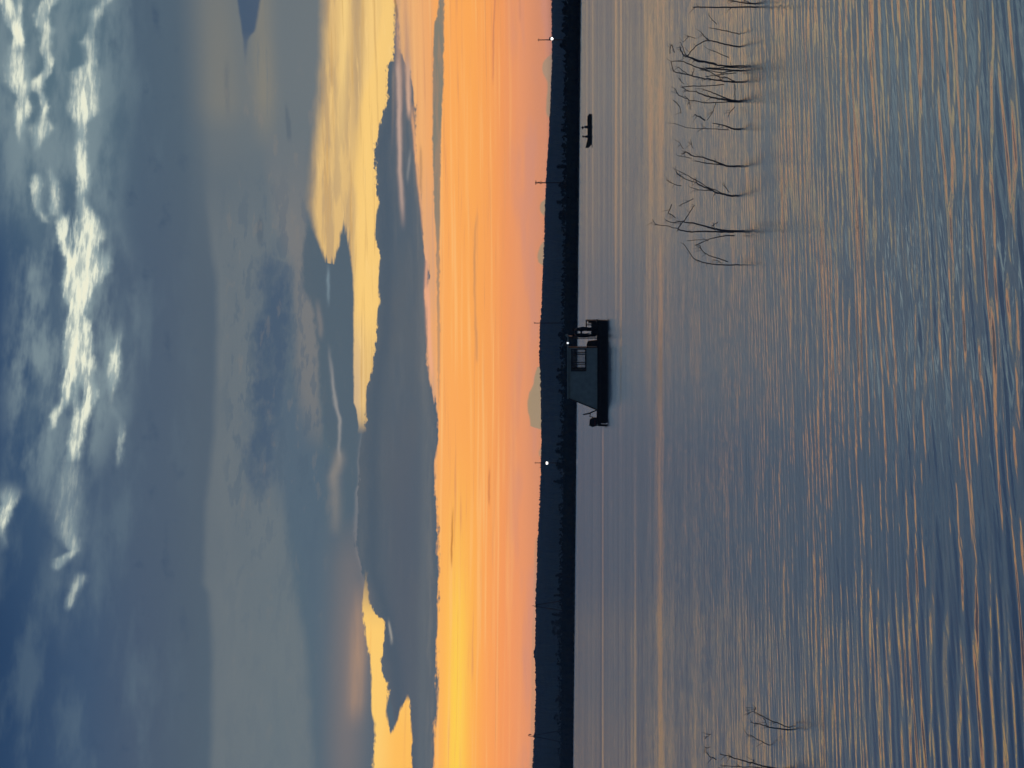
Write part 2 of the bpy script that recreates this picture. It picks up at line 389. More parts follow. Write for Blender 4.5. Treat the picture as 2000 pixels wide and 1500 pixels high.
        orr = ramp(V0, [(760, (242, 186, 118)), (815, (246, 180, 110)), (850, (247, 170, 98)), (880, (252, 170, 89)), (925, (252, 168, 84)), (960, (248, 161, 85)), (985, (242, 153, 89)), (1020, (232, 150, 100)), (1050, (218, 142, 98)), (1107, (206, 134, 98))], 700, 1200)
        orl = ramp(V0, [(760, (255, 190, 96)), (850, (250, 178, 96)), (872, (255, 184, 88)), (895, (255, 196, 84)), (925, (255, 178, 80)), (950, (253, 164, 86)), (985, (248, 154, 88)), (1015, (240, 152, 96)), (1045, (226, 145, 98)), (1107, (210, 138, 100))], 700, 1200)
        oc = mixc(orr, orl, sm(800.0, 1250.0, Y))
        oc = mixc(oc, lin(255, 206, 78), gauss(V0, 897.0, 15.0) * prof([(1100, 0), (1250, .7), (1350, 1), (1500, 1)]))
        oc = mixc(oc, lin(224, 150, 92), sm(0.54, 0.8, streak) * (1.0 - sm(970.0, 1050.0, V0)) * 0.75)
        oc = mixc(oc, lin(255, 196, 122), sm(0.5, 0.75, longs) * (1.0 - sm(950.0, 1040.0, V0)) * 0.5)
        # pinkish dusty edge next to the slate cloud
        oc = mixc(oc, lin(198, 158, 134), (1.0 - sm(846.0, 860.0, V0)) * prof([(-50, .25), (150, .25), (300, .2), (420, .55), (560, .75), (640, .35), (720, .5), (760, .85), (830, .9), (880, .4), (1000, .2), (1380, .2), (1440, .6), (1600, .6)]) * (0.65 + 0.9 * (streak - 0.35)))
        col = mixc(col, oc, om)
        # dusty streaks between the gold and the orange, grey strip
        mauve = lin(176, 142, 122)
        for (L, P, w) in [([(-50, 776), (40, 777), (120, 779), (200, 781), (300, 781)], [(-50, .35), (60, .7), (130, .85), (300, 0)], 6),
                          ([(0, 792), (80, 795), (160, 796), (200, 798)], [(0, .25), (80, .6), (140, .9), (190, .5), (215, 0)], 7)]:
            col = mixc(col, mauve, gauss(V0 + rag * 6.0, edge(L), float(w)) * prof(P))
        for (L, P, w, cc) in [([(150, 778), (250, 780), (330, 781), (400, 785), (440, 787)], [(110, 0), (140, .9), (250, 1), (330, .9), (400, .7), (450, 0)], 4.6, (188, 160, 146)),
                              ([(130, 797), (200, 798), (235, 800)], [(110, 0), (140, .8), (215, 1), (238, 0)], 4.2, (204, 166, 142)),
                              ([(225, 806), (300, 812), (380, 820), (470, 829)], [(200, 0), (240, .8), (320, .9), (420, .8), (480, 0)], 3.0, (226, 166, 118)),
                      ([(160, 790), (260, 791), (330, 793)], [(140, 0), (180, .55), (260, .5), (335, 0)], 2.2, (104, 106, 110)),
                      ([(130, 768), (200, 768), (300, 766)], [(120, 0), (150, .5), (220, .35), (310, 0)], 3.0, (150, 132, 118)),
                      ([(480, 834), (560, 832), (640, 833)], [(470, 0), (520, .8), (600, .7), (660, 0)], 3.2, (236, 170, 132)),
                      ([(300, 800), (350, 796)], [(290, 0), (315, .5), (350, .4), (360, 0)], 2.6, (150, 148, 146)),
                              ([(-50, 768), (0, 771), (35, 776)], [(-50, .8), (0, .8), (30, .7), (45, 0)], 1.8, (150, 116, 76)),
                              ([(290, 822), (340, 822), (380, 823)], [(280, 0), (300, .6), (370, .6), (385, 0)], 2.6, (168, 128, 96)),
                              ([(555, 836), (640, 838), (700, 840), (735, 843)], [(545, 0), (575, .8), (650, .95), (720, .7), (745, 0)], 4.0, (240, 172, 136))]:
            col = mixc(col, lin(*cc), gauss(V0 + rag * 5.0, edge(L), float(w)) * prof(P))
        gs = band([(-50, 858), (0, 857), (36, 853), (42, 849), (100, 846), (200, 845), (300, 845), (420, 849), (470, 852), (640, 854), (800, 856)], [(-50, 868), (60, 867), (160, 866), (250, 862), (330, 861), (440, 859), (560, 858), (700, 860), (800, 858)], 1.8, 1.8, V0 + rag * 4.0 + nick * 0.45)
        col = mixc(col, mixc(lin(140, 126, 110), lin(120, 122, 112), sm(0.4, 0.6, fib)), gs * prof([(-50, .95), (250, .95), (430, .85), (560, .7), (700, .5), (780, .35), (810, 0)]))
        # thin dark bars in the orange
        for (L, P, w, cc) in [([(420, 931), (470, 927), (560, 927), (640, 929), (708, 932)], [(410, 0), (440, .6), (520, .85), (600, .6), (650, .75), (700, .6), (712, 0)], 2.6, (206, 144, 92)),
                              ([(1000, 884), (1060, 882), (1110, 882)], [(985, 0), (1010, .7), (1050, 1), (1090, .9), (1112, 0)], 1.8, (198, 128, 56)),
                              ([(920, 956), (985, 955)], [(910, 0), (925, .8), (975, .8), (990, 0)], 1.8, (206, 126, 72)),
                              ([(0, 966), (60, 964), (165, 963)], [(-50, .7), (60, .8), (150, .6), (170, 0)], 1.8, (206, 128, 88)),
                              ([(-40, 1014), (45, 1016)], [(-50, .6), (40, .6), (50, 0)], 2.0, (206, 134, 94))]:
            col = mixc(col, lin(*cc), gauss(V0 + rag * 5.0, edge(L), float(w)) * prof(P))
        # broad mottling of the low sky and the small cumulus on the horizon
        col = mixc(col, lin(208, 142, 118), sm(0.46, 0.72, noise(V0, Y, 34, 260, 3, 0.5)) * sm(975.0, 1030.0, V0) * 0.55)
        cu = band([(90, 1090), (100, 1082), (108, 1074), (116, 1064), (126, 1059), (138, 1058), (146, 1062), (156, 1069), (175, 1070), (200, 1068), (225, 1066), (232, 1075), (240, 1100), (380, 1100), (386, 1070), (390, 1058), (398, 1055), (408, 1054), (418, 1057), (424, 1068), (430, 1100), (462, 1100), (470, 1064), (480, 1056), (492, 1051), (505, 1049), (514, 1052), (520, 1062), (526, 1100), (700, 1100), (712, 1060), (718, 1048), (735, 1044), (752, 1042), (766, 1034), (785, 1030), (800, 1031), (815, 1034), (832, 1036), (840, 1060), (846, 1100), (866, 1100), (874, 1052), (890, 1052), (900, 1070), (910, 1100), (1000, 1100), (1050, 1046), (1300, 1038), (1500, 1036)], None, 2.0, 2.0, V0 + rag * 7.0)
        col = mixc(col, mixc(lin(158, 140, 108), lin(170, 144, 114), sm(0.4, 0.65, veil)), cu * prof([(60, .85), (520, .85), (700, .95), (850, .9), (910, .5), (1000, .35), (1500, .35)]))


    o = grp.nodes.new('NodeGroupOutput')
    grp.links.new(col, o.inputs[0])
    return grp


parts = [sky_layers(-9999, 322), sky_layers(322, 575), sky_layers(575, 9999)]
nt = world.node_tree
nt.nodes.clear()
S.nt = nt
V0, Y = sky_coords()
last = None
air = m('EXPONENT', (HAZE * 36.0 * F) / m('MAXIMUM', HOR - V0, 40.0)) * SKY_GAIN
for g, seam in zip(parts, (None, 322.0, 575.0)):
    n = nt.nodes.new('ShaderNodeGroup')
    n.node_tree = g
    b = nt.nodes.new('ShaderNodeBackground')
    nt.links.new(n.outputs[0], b.inputs['Color'])
    # the low sky is seen through the dusk air: it is brighter behind it
    plug(b.inputs['Strength'], air)
    if last is None:
        last = b
    else:
        mx = nt.nodes.new('ShaderNodeMixShader')
        plug(mx.inputs[0], m('GREATER_THAN', V0, seam))
        nt.links.new(last.outputs[0], mx.inputs[1])
        nt.links.new(b.outputs[0], mx.inputs[2])
        last = mx
# the sky away from the sunset: plain blue dusk
tcb = nt.nodes.new('ShaderNodeTexCoord')
spb = nt.nodes.new('ShaderNodeSeparateXYZ')
nt.links.new(tcb.outputs['Generated'], spb.inputs[0])
east = ramp(S(spb.outputs[2]), [(-0.2, (84, 92, 108)), (0.0, (92, 98, 112)), (0.12, (84, 96, 116)), (0.35, (66, 84, 112)), (1.0, (44, 64, 96))], -0.2, 1.0)
be = nt.nodes.new('ShaderNodeBackground')
nt.links.new(east, be.inputs['Color'])
be.inputs['Strength'].default_value = SKY_GAIN
mx = nt.nodes.new('ShaderNodeMixShader')
plug(mx.inputs[0], 1.0 - sm(0.15, 0.5, S(spb.outputs[1]) + m('MAXIMUM', S(spb.outputs[2]) - 0.4, 0.0)))
nt.links.new(last.outputs[0], mx.inputs[1])
nt.links.new(be.outputs[0], mx.inputs[2])
last = mx
wo = nt.nodes.new('ShaderNodeOutputWorld')
nt.links.new(last.outputs[0], wo.inputs['Surface'])
world.cycles.sampling_method = 'NONE'
# ------------------------------------------------------------------ camera, held on its side
cam_d = bpy.data.cameras.new('camera')
cam = bpy.data.objects.new('camera', cam_d)
C.objects.link(cam)
cp, sp = math.cos(PITCH), math.sin(PITCH)
fw = Vector((0, cp, sp))
up = Vector((0, -sp, cp))
R = Matrix((-up, Vector((1, 0, 0)), -fw)).transposed()
cam.matrix_world = Matrix.Translation((0, 0, CAM_H)) @ R.to_4x4()
cam_d.sensor_fit = 'HORIZONTAL'
cam_d.sensor_width = 36.0
cam_d.lens = F / 2000.0 * 36.0
cam_d.clip_start = 0.1
cam_d.clip_end = 20000.0
SC.camera = cam
SC.view_settings.view_transform = 'Standard'
SC.view_settings.look = 'None'
SC.view_settings.exposure = 0.0
SC.view_settings.gamma = 1.0
SC.view_settings.use_curve_mapping = False
SC.render.resolution_x = 1024
SC.render.resolution_y = 768
# ------------------------------------------------------------------ mesh and scene helpers
rng = random.Random(7)


class MB:
    """Collects shapes into one mesh."""

    def __init__(self):
        self.v, self.f, self.m = [], [], []
        self.cur = 0

    def add(self, vs, fs):
        b = len(self.v)
        self.v += [tuple(p) for p in vs]
        self.f += [tuple(b + i for i in f) for f in fs]
        self.m += [self.cur] * len(fs)
        return self

    def box(self, x0, x1, y0, y1, z0, z1, bev=0.0):
        if bev <= 0:
            vs = [(x, y, z) for x in (x0, x1) for y in (y0, y1) for z in (z0, z1)]
            return self.add(vs, [(0, 1, 3, 2), (4, 6, 7, 5), (0, 4, 5, 1), (2, 3, 7, 6), (0, 2, 6, 4), (1, 5, 7, 3)])
        bm = bmesh.new()
        bmesh.ops.create_cube(bm, size=1.0)
        for v in bm.verts:
            v.co = ((x0 + x1) / 2 + v.co.x * (x1 - x0), (y0 + y1) / 2 + v.co.y * (y1 - y0), (z0 + z1) / 2 + v.co.z * (z1 - z0))
        bmesh.ops.bevel(bm, geom=list(bm.edges), offset=bev, segments=2, affect='EDGES', profile=0.5)
        bm.verts.index_update()
        self.add([v.co[:] for v in bm.verts], [[v.index for v in f.verts] for f in bm.faces])
        bm.free()
        return self

    def prism(self, prof, y0, y1):
        """Outline prof in x, z (counter-clockwise seen from -y), extruded from y0 to y1."""
        n = len(prof)
        vs = [(x, y0, z) for x, z in prof] + [(x, y1, z) for x, z in prof]
        fs = [tuple(range(n)), tuple(range(2 * n - 1, n - 1, -1))]
        fs += [(i, i + n, (i + 1) % n + n, (i + 1) % n) for i in range(n)]
        return self.add(vs, fs)

    def tube(self, pts, rad, sides=8, cap=True):
        pts = [Vector(p) for p in pts]
        if not isinstance(rad, (list, tuple)):
            rad = [rad] * len(pts)
        vs, fs = [], []
        prev = None
        for i, p in enumerate(pts):
            a = pts[max(i - 1, 0)]
            b = pts[min(i + 1, len(pts) - 1)]
            t = (b - a).normalized()
            if prev is None:
                u = t.orthogonal().normalized()
            else:
                u = (prev - t * prev.dot(t))
                u = u.normalized() if u.length > 1e-6 else t.orthogonal().normalized()
            prev = u
            w = t.cross(u)
            for k in range(sides):
                an = 2 * math.pi * k / sides
                vs.append(p + (u * math.cos(an) + w * math.sin(an)) * rad[i])
        for i in range(len(pts) - 1):
            for k in range(sides):
                k2 = (k + 1) % sides
                fs.append((i * sides + k, i * sides + k2, (i + 1) * sides + k2, (i + 1) * sides + k))
        if cap:
            fs.append(tuple(reversed(range(sides))))
            fs.append(tuple((len(pts) - 1) * sides + k for k in range(sides)))
        return self.add(vs, fs)

    def ball(self, c, r, seg=14, rings=9):
        if not isinstance(r, (list, tuple)):
            r = (r, r, r)
        vs, fs = [], []
        for i in range(rings + 1):
            th = math.pi * i / rings
            for k in range(seg):
                ph = 2 * math.pi * k / seg
                vs.append((c[0] + r[0] * math.sin(th) * math.cos(ph), c[1] + r[1] * math.sin(th) * math.sin(ph), c[2] + r[2] * math.cos(th)))
        for i in range(rings):
            for k in range(seg):
                k2 = (k + 1) % seg
                fs.append((i * seg + k, (i + 1) * seg + k, (i + 1) * seg + k2, i * seg + k2))
        return self.add(vs, fs)

    def leaf(self, c, s, flat=0.0):
        """One pointed leaf clump of size s, turned at random."""
        u = Vector((rng.gauss(0, 1), rng.gauss(0, 1), rng.gauss(0, 1 - flat))).normalized()
        w = u.orthogonal().normalized()
        w = (Matrix.Rotation(rng.uniform(0, 6.28), 3, u) @ w)
        c = Vector(c)
        k = rng.uniform(0.35, 0.7)
        return self.add([c - u * s, c + w * s * k - u * s * 0.1, c + u * s, c - w * s * k + u * s * 0.15], [(0, 1, 2, 3)])

    def build(self, name, mats, parent=None, smooth=False):
        me = bpy.data.meshes.new(name)
        me.from_pydata(self.v, [], self.f)
        mats = mats if isinstance(mats, (list, tuple)) else [mats]
        for x in mats:
            me.materials.append(x)
        if len(mats) > 1:
            me.polygons.foreach_set('material_index', self.m)
        if smooth:
            me.polygons.foreach_set('use_smooth', [True] * len(self.f))
        me.update()
        o = bpy.data.objects.new(name, me)
        C.objects.link(o)
        if parent is not None:
            o.parent = parent
        return o


def tag(o, label=None, cat=None, group=None, kind=None):
    for k, v in (('label', label), ('category', cat), ('group', group), ('kind', kind)):
        if v:
            o[k] = v
    return o


def empty(name, loc, rz=0.0):
    o = bpy.data.objects.new(name, None)
    o.empty_display_size = 0.3
    C.objects.link(o)
    o.location = loc
    o.rotation_euler = (0, 0, rz)
    return o


def material(name, rgb, rough=0.7, var=0.25, scale=3.0, metal=0.0, spec=0.3, second=None):
    """Principled surface with a procedural variation of the colour."""
    mt = bpy.data.materials.new(name)
    mt.use_nodes = True
    t = mt.node_tree
    b = t.nodes['Principled BSDF']
    b.inputs['Roughness'].default_value = rough
    b.inputs['Metallic'].default_value = metal
    b.inputs['Specular IOR Level'].default_value = spec
    tcn = t.nodes.new('ShaderNodeTexCoord')
    nz = t.nodes.new('ShaderNodeTexNoise')
    nz.inputs['Scale'].default_value = scale
    nz.inputs['Detail'].default_value = 5.0
    t.links.new(tcn.outputs['Object'], nz.inputs['Vector'])
    r = t.nodes.new('ShaderNodeValToRGB')
    r.color_ramp.elements[0].position = 0.3
    r.color_ramp.elements[1].position = 0.7
    lo = second or tuple(c * (1 - var) for c in rgb)
    hi = rgb if second else tuple(min(1.0, c * (1 + var)) for c in rgb)
    r.color_ramp.elements[0].color = (*lo, 1)
    r.color_ramp.elements[1].color = (*hi, 1)
    t.links.new(nz.outputs['Fac'], r.inputs[0])
    t.links.new(r.outputs[0], b.inputs['Base Color'])
    return mt


def glow(name, rgb, strength):
    mt = bpy.data.materials.new(name)
    mt.use_nodes = True
    t = mt.node_tree
    b = t.nodes['Principled BSDF']
    b.inputs['Base Color'].default_value = (0.8, 0.8, 0.8, 1)
    b.inputs['Emission Color'].default_value = (*rgb, 1)
    b.inputs['Emission Strength'].default_value = strength
    return mt


M = {
    'ground': material('dry_shore_ground', (0.055, 0.05, 0.04), 0.95, 0.4, 0.3),
    'leaf': material('evergreen_leaves', (0.026, 0.032, 0.022), 0.95, 0.4, 0.8, spec=0.0, second=(0.010, 0.013, 0.010)),
    'bark': material('dark_bark', (0.05, 0.042, 0.035), 0.95, 0.4, 6.0, spec=0.1),
    'hill': material('wooded_hillside', (0.10, 0.13, 0.10), 1.0, 0.4, 0.05, spec=0.0, second=(0.06, 0.08, 0.07)),
    'wood_pole': material('weathered_pole_timber', (0.07, 0.06, 0.05), 0.9, 0.3, 4.0, spec=0.1),
    'twig': material('wet_dead_twig', (0.13, 0.13, 0.135), 0.75, 0.4, 20.0, spec=0.2),
    'hull': material('black_painted_hull', (0.012, 0.013, 0.015), 0.5, 0.4, 3.0, spec=0.25),
    'deck': material('dark_deck_boards', (0.035, 0.035, 0.036), 0.9, 0.3, 6.0, spec=0.1),
    'canvas': material('grey_green_canvas', (0.30, 0.37, 0.34), 0.85, 0.14, 4.0, spec=0.2),
    'frame': material('dark_metal_frame', (0.03, 0.03, 0.032), 0.5, 0.2, 10.0, spec=0.3),
    'black': material('black_plastic', (0.014, 0.014, 0.015), 0.45, 0.2, 10.0, spec=0.3),
    'red': material('dark_red_plastic', (0.12, 0.02, 0.018), 0.5, 0.2, 8.0, spec=0.3),
    'boat': material('drab_painted_metal', (0.035, 0.037, 0.034), 0.6, 0.3, 5.0, spec=0.3),
    'skin': material('bare_skin', (0.30, 0.19, 0.14), 0.6, 0.1, 20.0, spec=0.3),  # one brown skin colour, slightly mottled
    'cloth': material('dark_clothes', (0.03, 0.03, 0.035), 0.95, 0.3, 20.0, spec=0.1),
    'hair': material('dark_hair', (0.015, 0.012, 0.01), 0.7, 0.3, 40.0, spec=0.2),
    'lamp': glow('lit_lamp', (1.0, 0.93, 0.88), 3.0),
    'boat_lamp': glow('lit_boat_lamp', (0.92, 0.96, 1.0), 1.2),
}
glass = bpy.data.materials.new('clear_vinyl_window')
glass.use_nodes = True
gt = glass.node_tree
gt.nodes.clear()
go = gt.nodes.new('ShaderNodeOutputMaterial')
gmix = gt.nodes.new('ShaderNodeMixShader')
gtr = gt.nodes.new('ShaderNodeBsdfTransparent')
gtr.inputs[0].default_value = (0.80, 0.82, 0.84, 1)
ggl = gt.nodes.new('ShaderNodeBsdfGlossy')
ggl.inputs['Roughness'].default_value = 0.12
gfr = gt.nodes.new('ShaderNodeFresnel')
gfr.inputs[0].default_value = 1.3
gt.links.new(gfr.outputs[0], gmix.inputs[0])
gt.links.new(gtr.outputs[0], gmix.inputs[1])
gt.links.new(ggl.outputs[0], gmix.inputs[2])
gt.links.new(gmix.outputs[0], go.inputs[0])
# ------------------------------------------------------------------ water
def shore(p):
    """Forward distance of the far shoreline at sideways slope p = x / y."""
    q = max(-0.32, min(0.36, p))
    return 430.7 / (1.0 + 1.5388 * q)


wm = bpy.data.materials.new('rippled_lake_water')
wm.use_nodes = True
nt = wm.node_tree
nt.nodes.clear()
S.nt = nt
_tcache.clear()
geo = nt.nodes.new('ShaderNodeNewGeometry')
sp_ = nt.nodes.new('ShaderNodeSeparateXYZ')
nt.links.new(geo.outputs['Position'], sp_.inputs[0])
wx_, wy_ = S(sp_.outputs[0]), S(sp_.outputs[1])
LY = m('LOGARITHM', m('MAXIMUM', wy_, 1.0), 10.0)     # distance out from the near bank, powers of ten


def rot(deg):
    c, s = math.cos(math.radians(deg)), math.sin(math.radians(deg))
    return wx_ * c + wy_ * s, wy_ * c - wx_ * s       # along the crests, across them


def lcurve(pts):
    """Value against the distance (metres) of the water from the bank."""
    return curve(LY, [(math.log10(d), v) for d, v in pts], 0.8, 3.2, -0.5, 1.5)


a1, c1 = rot(20.0)
a2, c2 = rot(7.0)
a3, c3 = rot(36.0)


def crests(x, y, sx, sy, sharp, detail=1.0):
    """Thin long crest lines: the contour of a drawn-out noise."""
    n = noise(x, y, sx, sy, detail, 0.45)
    return m('POWER', 1.0 - m('ABSOLUTE', m('MULTIPLY_ADD', n, 2.0, -1.0)), sharp)




def train(ang, lam, wob, sharp):
    """A train of wavelets of length lam: crests that wander, fade and join."""
    a, c = rot(ang)
    ph = m('MULTIPLY_ADD', c, 6.28319 / lam, (noise(a, c, 2.4, 1.1, 2.0, 0.5) - 0.5) * wob)
    k = m('POWER', m('MULTIPLY_ADD', m('COSINE', ph), 0.5, 0.5), sharp)
    return k * m('MAXIMUM', (noise(a, c, 1.5, 0.8, 2.0, 0.55) - 0.5) * 3.6 + 0.95, 0.12)


k_main = train(11.0, 0.27, 11.0, 3.2)
k_long = train(4.0, 0.40, 10.0, 4.2)
k_fine = train(19.0, 0.17, 13.0, 2.5)
n_main = noise(a1, c1, 1.1, 0.065, 2.0, 0.5) - 0.5
n_mid = noise(a2, c2, 1.6, 0.30, 2.0, 0.5) - 0.5
n_fine = noise(a3, c3, 0.4, 0.035, 1.0, 0.5) - 0.5
n_swell = noise(a2, c2, 9.0, 1.5, 2.0, 0.5) - 0.5
n_band = noise(wx_, wy_, 60.0, 3.0, 2.0, 0.55) - 0.5
n_far = noise(wx_ + wy_ * 0.6, wy_, 90.0, 14.0, 3.0, 0.6) - 0.5
n_patch = noise(wx_, wy_, 4.0, 1.6, 2.0, 0.5) - 0.5
n_side = noise(a1, c1, 0.25, 0.22, 2.0, 0.5) - 0.5
k_all = m('SMOOTH_MIN', m('MAXIMUM', k_main, k_long), 1.15, 0.4) + k_fine * lcurve([(8, .30), (12, .38), (20, .5), (30, .6)])
t = k_all * (1.0 + n_patch * 0.8) * lcurve([(8, .15), (9.4, .135), (11, .115), (14, .094), (17, .078), (20, .066), (27, .047), (45, .028), (100, .012)])
t = t + n_main * lcurve([(8, .03), (12, .035), (16, .05), (20, .09), (27, .14), (45, .14), (100, .10), (400, .08)])
t = t + n_mid * lcurve([(8, .02), (14, .03), (25, .08), (45, .10), (100, .08)])
t = t + n_fine * lcurve([(8, .05), (14, .07), (20, .13), (27, .21), (45, .20), (80, .12), (400, .08)])
t = t + n_swell * lcurve([(8, .04), (25, .06), (100, .04)])
t = t + n_band * lcurve([(8, 0), (20, .04), (45, .09), (90, .15), (200, .10)])
t = t + n_far * lcurve([(50, 0), (90, .08), (200, .16), (600, .2)])
t = t + n_patch * 0.03
# mean tilt of the faces one sees: nearer waves show both sides, far ones only the side turned to the bank
t = t + lcurve([(7, -.075), (9.4, -.068), (11, -.060), (14, -.052), (17, -.050), (20, -.054), (23, -.066), (27, -.074), (35, -.086), (60, -.096), (120, -.105), (220, -.10), (600, -.08)])


def crest(d0, w, amp, lo, hi, soft, slope=0.0, wig=0.5):
    """A long low wave that runs across the lake about d0 metres out."""
    wob = (noise(wx_, wy_, 11.0, 40.0, 2.0, 0.5) - 0.5) * wig
    return gauss(wy_ + wob - wx_ * slope, d0, w) * amp * sm(lo - soft, lo + soft, wx_) * (1.0 - sm(hi - soft, hi + soft, wx_))


broken = m('MAXIMUM', (noise(wx_, wy_, 5.0, 2.2, 3.0, 0.55) - 0.5) * 4.0 + 0.9, 0.0)
t = t + crest(46.0, 1.8, .075, -60, 60, 4.0, 0.0, 1.6) * broken
t = t + crest(52.0, 3.0, .045, 0, 60, 6.0, 0.0, 1.5) * broken
t = t + crest(63.5, 1.7, .06, -60, -1.5, 5.0)
t = t + crest(66.5, 1.0, .06, -60, -9.0, 5.0)
t = t + crest(88.0, 2.6, .10, 6.0, 80, 6.0)
t = t + crest(80.0, 1.6, .07, -2.0, 60, 6.0)
t = t + crest(120.0, 2.4, .17, -40, -3.6, 1.0, 0.0, 0.8)
t = t + crest(126.0, 2.0, -.05, -40, -3.6, 1.0, 0.0, 0.8)
t = t + crest(168.0, 5.0, .07, 8, 80, 10.0)
t = t + crest(215.0, 8.0, .07, 4, 80, 10.0)
side = n_side * lcurve([(8, .03), (14, .08), (25, .2)]) + n_main * -0.12
nrm = nt.nodes.new('ShaderNodeVectorMath')
nrm.operation = 'NORMALIZE'
nt.links.new(vec(side, t, 1.0), nrm.inputs[0])
gl = nt.nodes.new('ShaderNodeBsdfGlossy')
gl.inputs['Color'].default_value = (0.75, 0.88, 1.0, 1)
plug(gl.inputs['Roughness'], lcurve([(8, .07), (14, .08), (25, .12), (45, .16), (120, .20), (600, .22)]))
g2 = nt.nodes.new('ShaderNodeBsdfGlossy')           # the finest ripples, too small to see one by one
g2.inputs['Color'].default_value = (1.0, 0.95, 0.92, 1)
g2.inputs['Roughness'].default_value = 0.26
nt.links.new(vec(0.0, -0.03, 1.0), g2.inputs['Normal'])
df = nt.nodes.new('ShaderNodeBsdfDiffuse')
df.inputs['Color'].default_value = (0.2, 0.2, 0.2, 1)
lw = nt.nodes.new('ShaderNodeLayerWeight')
lw.inputs['Blend'].default_value = 0.5
for n_ in (gl, lw):
    nt.links.new(nrm.outputs[0], n_.inputs['Normal'])
refl = m('MULTIPLY_ADD', m('POWER', S(lw.outputs['Facing']), 1.35), 1.0, 0.0)
gm_ = nt.nodes.new('ShaderNodeMixShader')
gm_.inputs[0].default_value = 0.45
nt.links.new(gl.outputs[0], gm_.inputs[1])
nt.links.new(g2.outputs[0], gm_.inputs[2])
mx = nt.nodes.new('ShaderNodeMixShader')
plug(mx.inputs[0], refl)
nt.links.new(df.outputs[0], mx.inputs[1])
nt.links.new(gm_.outputs[0], mx.inputs[2])
wo2 = nt.nodes.new('ShaderNodeOutputMaterial')
nt.links.new(mx.outputs[0], wo2.inputs[0])

wb = MB()
xs = [-5200, -1500, -400, -100, 0, 100, 400, 1500, 5200]
ys = [-40, 5, 40, 120, 350, 900, 1800, 3600]
wb.add([(x, y, 0.0) for y in ys for x in xs],
       [(j * 9 + i, j * 9 + i + 1, j * 9 + i + 10, j * 9 + i + 9) for j in range(len(ys) - 1) for i in range(8)])
tag(wb.build('water', wm), kind='structure')

# ------------------------------------------------------------------ far land
ps = [-1.4 + 0.02 * i for i in range(141)]
offs = [(-4, -0.5), (0, -0.02), (3, 0.35), (9, 0.6), (40, 0.9), (250, 1.2), (900, 1.5), (1800, 1.5), (2700, 1.2)]
gb_ = MB()
for p in ps:
    for d, z in offs:
        y = shore(p) + d
        gb_.v.append((p * y, y, z + rng.uniform(-0.05, 0.05)))
k = len(offs)
for i in range(len(ps) - 1):
    for j in range(k - 1):
        gb_.f.append((i * k + j, (i + 1) * k + j, (i + 1) * k + j + 1, i * k + j + 1))
        gb_.m.append(0)
tag(gb_.build('ground', M['ground'], smooth=True), kind='structure')

# wooded ridge: traced skyline (photograph row, column) turned into heights at its own distance
RIDGE = [(-700, 1086), (-300, 1083), (0, 1079), (60, 1080), (120, 1080), (200, 1077), (260, 1074), (350, 1068), (420, 1066), (470, 1065), (520, 1063), (600, 1060), (640, 1057),
         (700, 1056), (760, 1058), (850, 1059), (950, 1057), (1010, 1055), (1060, 1052), (1120, 1051), (1150, 1049), (1200, 1049), (1260, 1047), (1280, 1044.5), (1300, 1048), (1360, 1048),
         (1420, 1046), (1450, 1044), (1500, 1042), (1800, 1040), (2300, 1046)]


def interp(tab, x):
    if x <= tab[0][0]:
        return tab[0][1]
    for (a, b), (c, d) in zip(tab, tab[1:]):
        if x <= c:
            return b + (d - b) * (x - a) / (c - a)
    return tab[-1][1]


hr = np.random.default_rng(3)
hp = np.concatenate([np.arange(-1.1, -0.34, 0.004), np.arange(-0.34, 0.34, 0.0004), np.arange(0.34, 1.1, 0.004)])
rows = [(-620, 0.0), (-480, .12), (-380, .30), (-300, .46), (-230, .60), (-170, .73), (-120, .84), (-80, .91), (-50, .96), (-28, .985), (-12, 1.0), (0, 1.0), (40, .97), (150, .8), (400, .4), (700, 0.0)]
D_RIDGE = 1600.0
crown = hr.uniform(0, 1, len(hp))
crown = np.convolve(crown, [.2, .6, .2], 'same')
hb = MB()
for i, p in enumerate(hp):
    col_ = interp(RIDGE, 750 - p * F)
    h = (HOR - col_) / F * D_RIDGE + CAM_H - 1.0
    for j, (d, s) in enumerate(rows):
        y = D_RIDGE + d + hr.uniform(-4, 4) + 30 * math.sin(p * 37.0 + j)
        bump = (crown[i] * 1.7 if 9 <= j <= 11 else hr.uniform(0, 2.2)) * min(1.0, s * 4)
        hb.v.append((p * y, y, 0.8 + h * s + bump))
k = len(rows)
for i in range(len(hp) - 1):
    for j in range(k - 1):
        hb.f.append((i * k + j, (i + 1) * k + j, (i + 1) * k + j + 1, i * k + j + 1))
        hb.m.append(0)
tag(hb.build('hill', M['hill']), kind='structure')

# shoreline thicket: one dense belt nobody could count
TOP = [(-400, 1104), (0, 1101.5), (60, 1101), (200, 1100.5), (300, 1099), (420, 1098), (500, 1097.5), (600, 1096), (680, 1094.5), (760, 1094), (850, 1094), (950, 1093), (1000, 1091.5), (1100, 1090.5), (1200, 1090), (1280, 1089), (1400, 1089), (1500, 1088.5), (1900, 1088)]


def thicket_height(p, d):
    return (HOR - interp(TOP, 750 - p * F)) / F * d + CAM_H


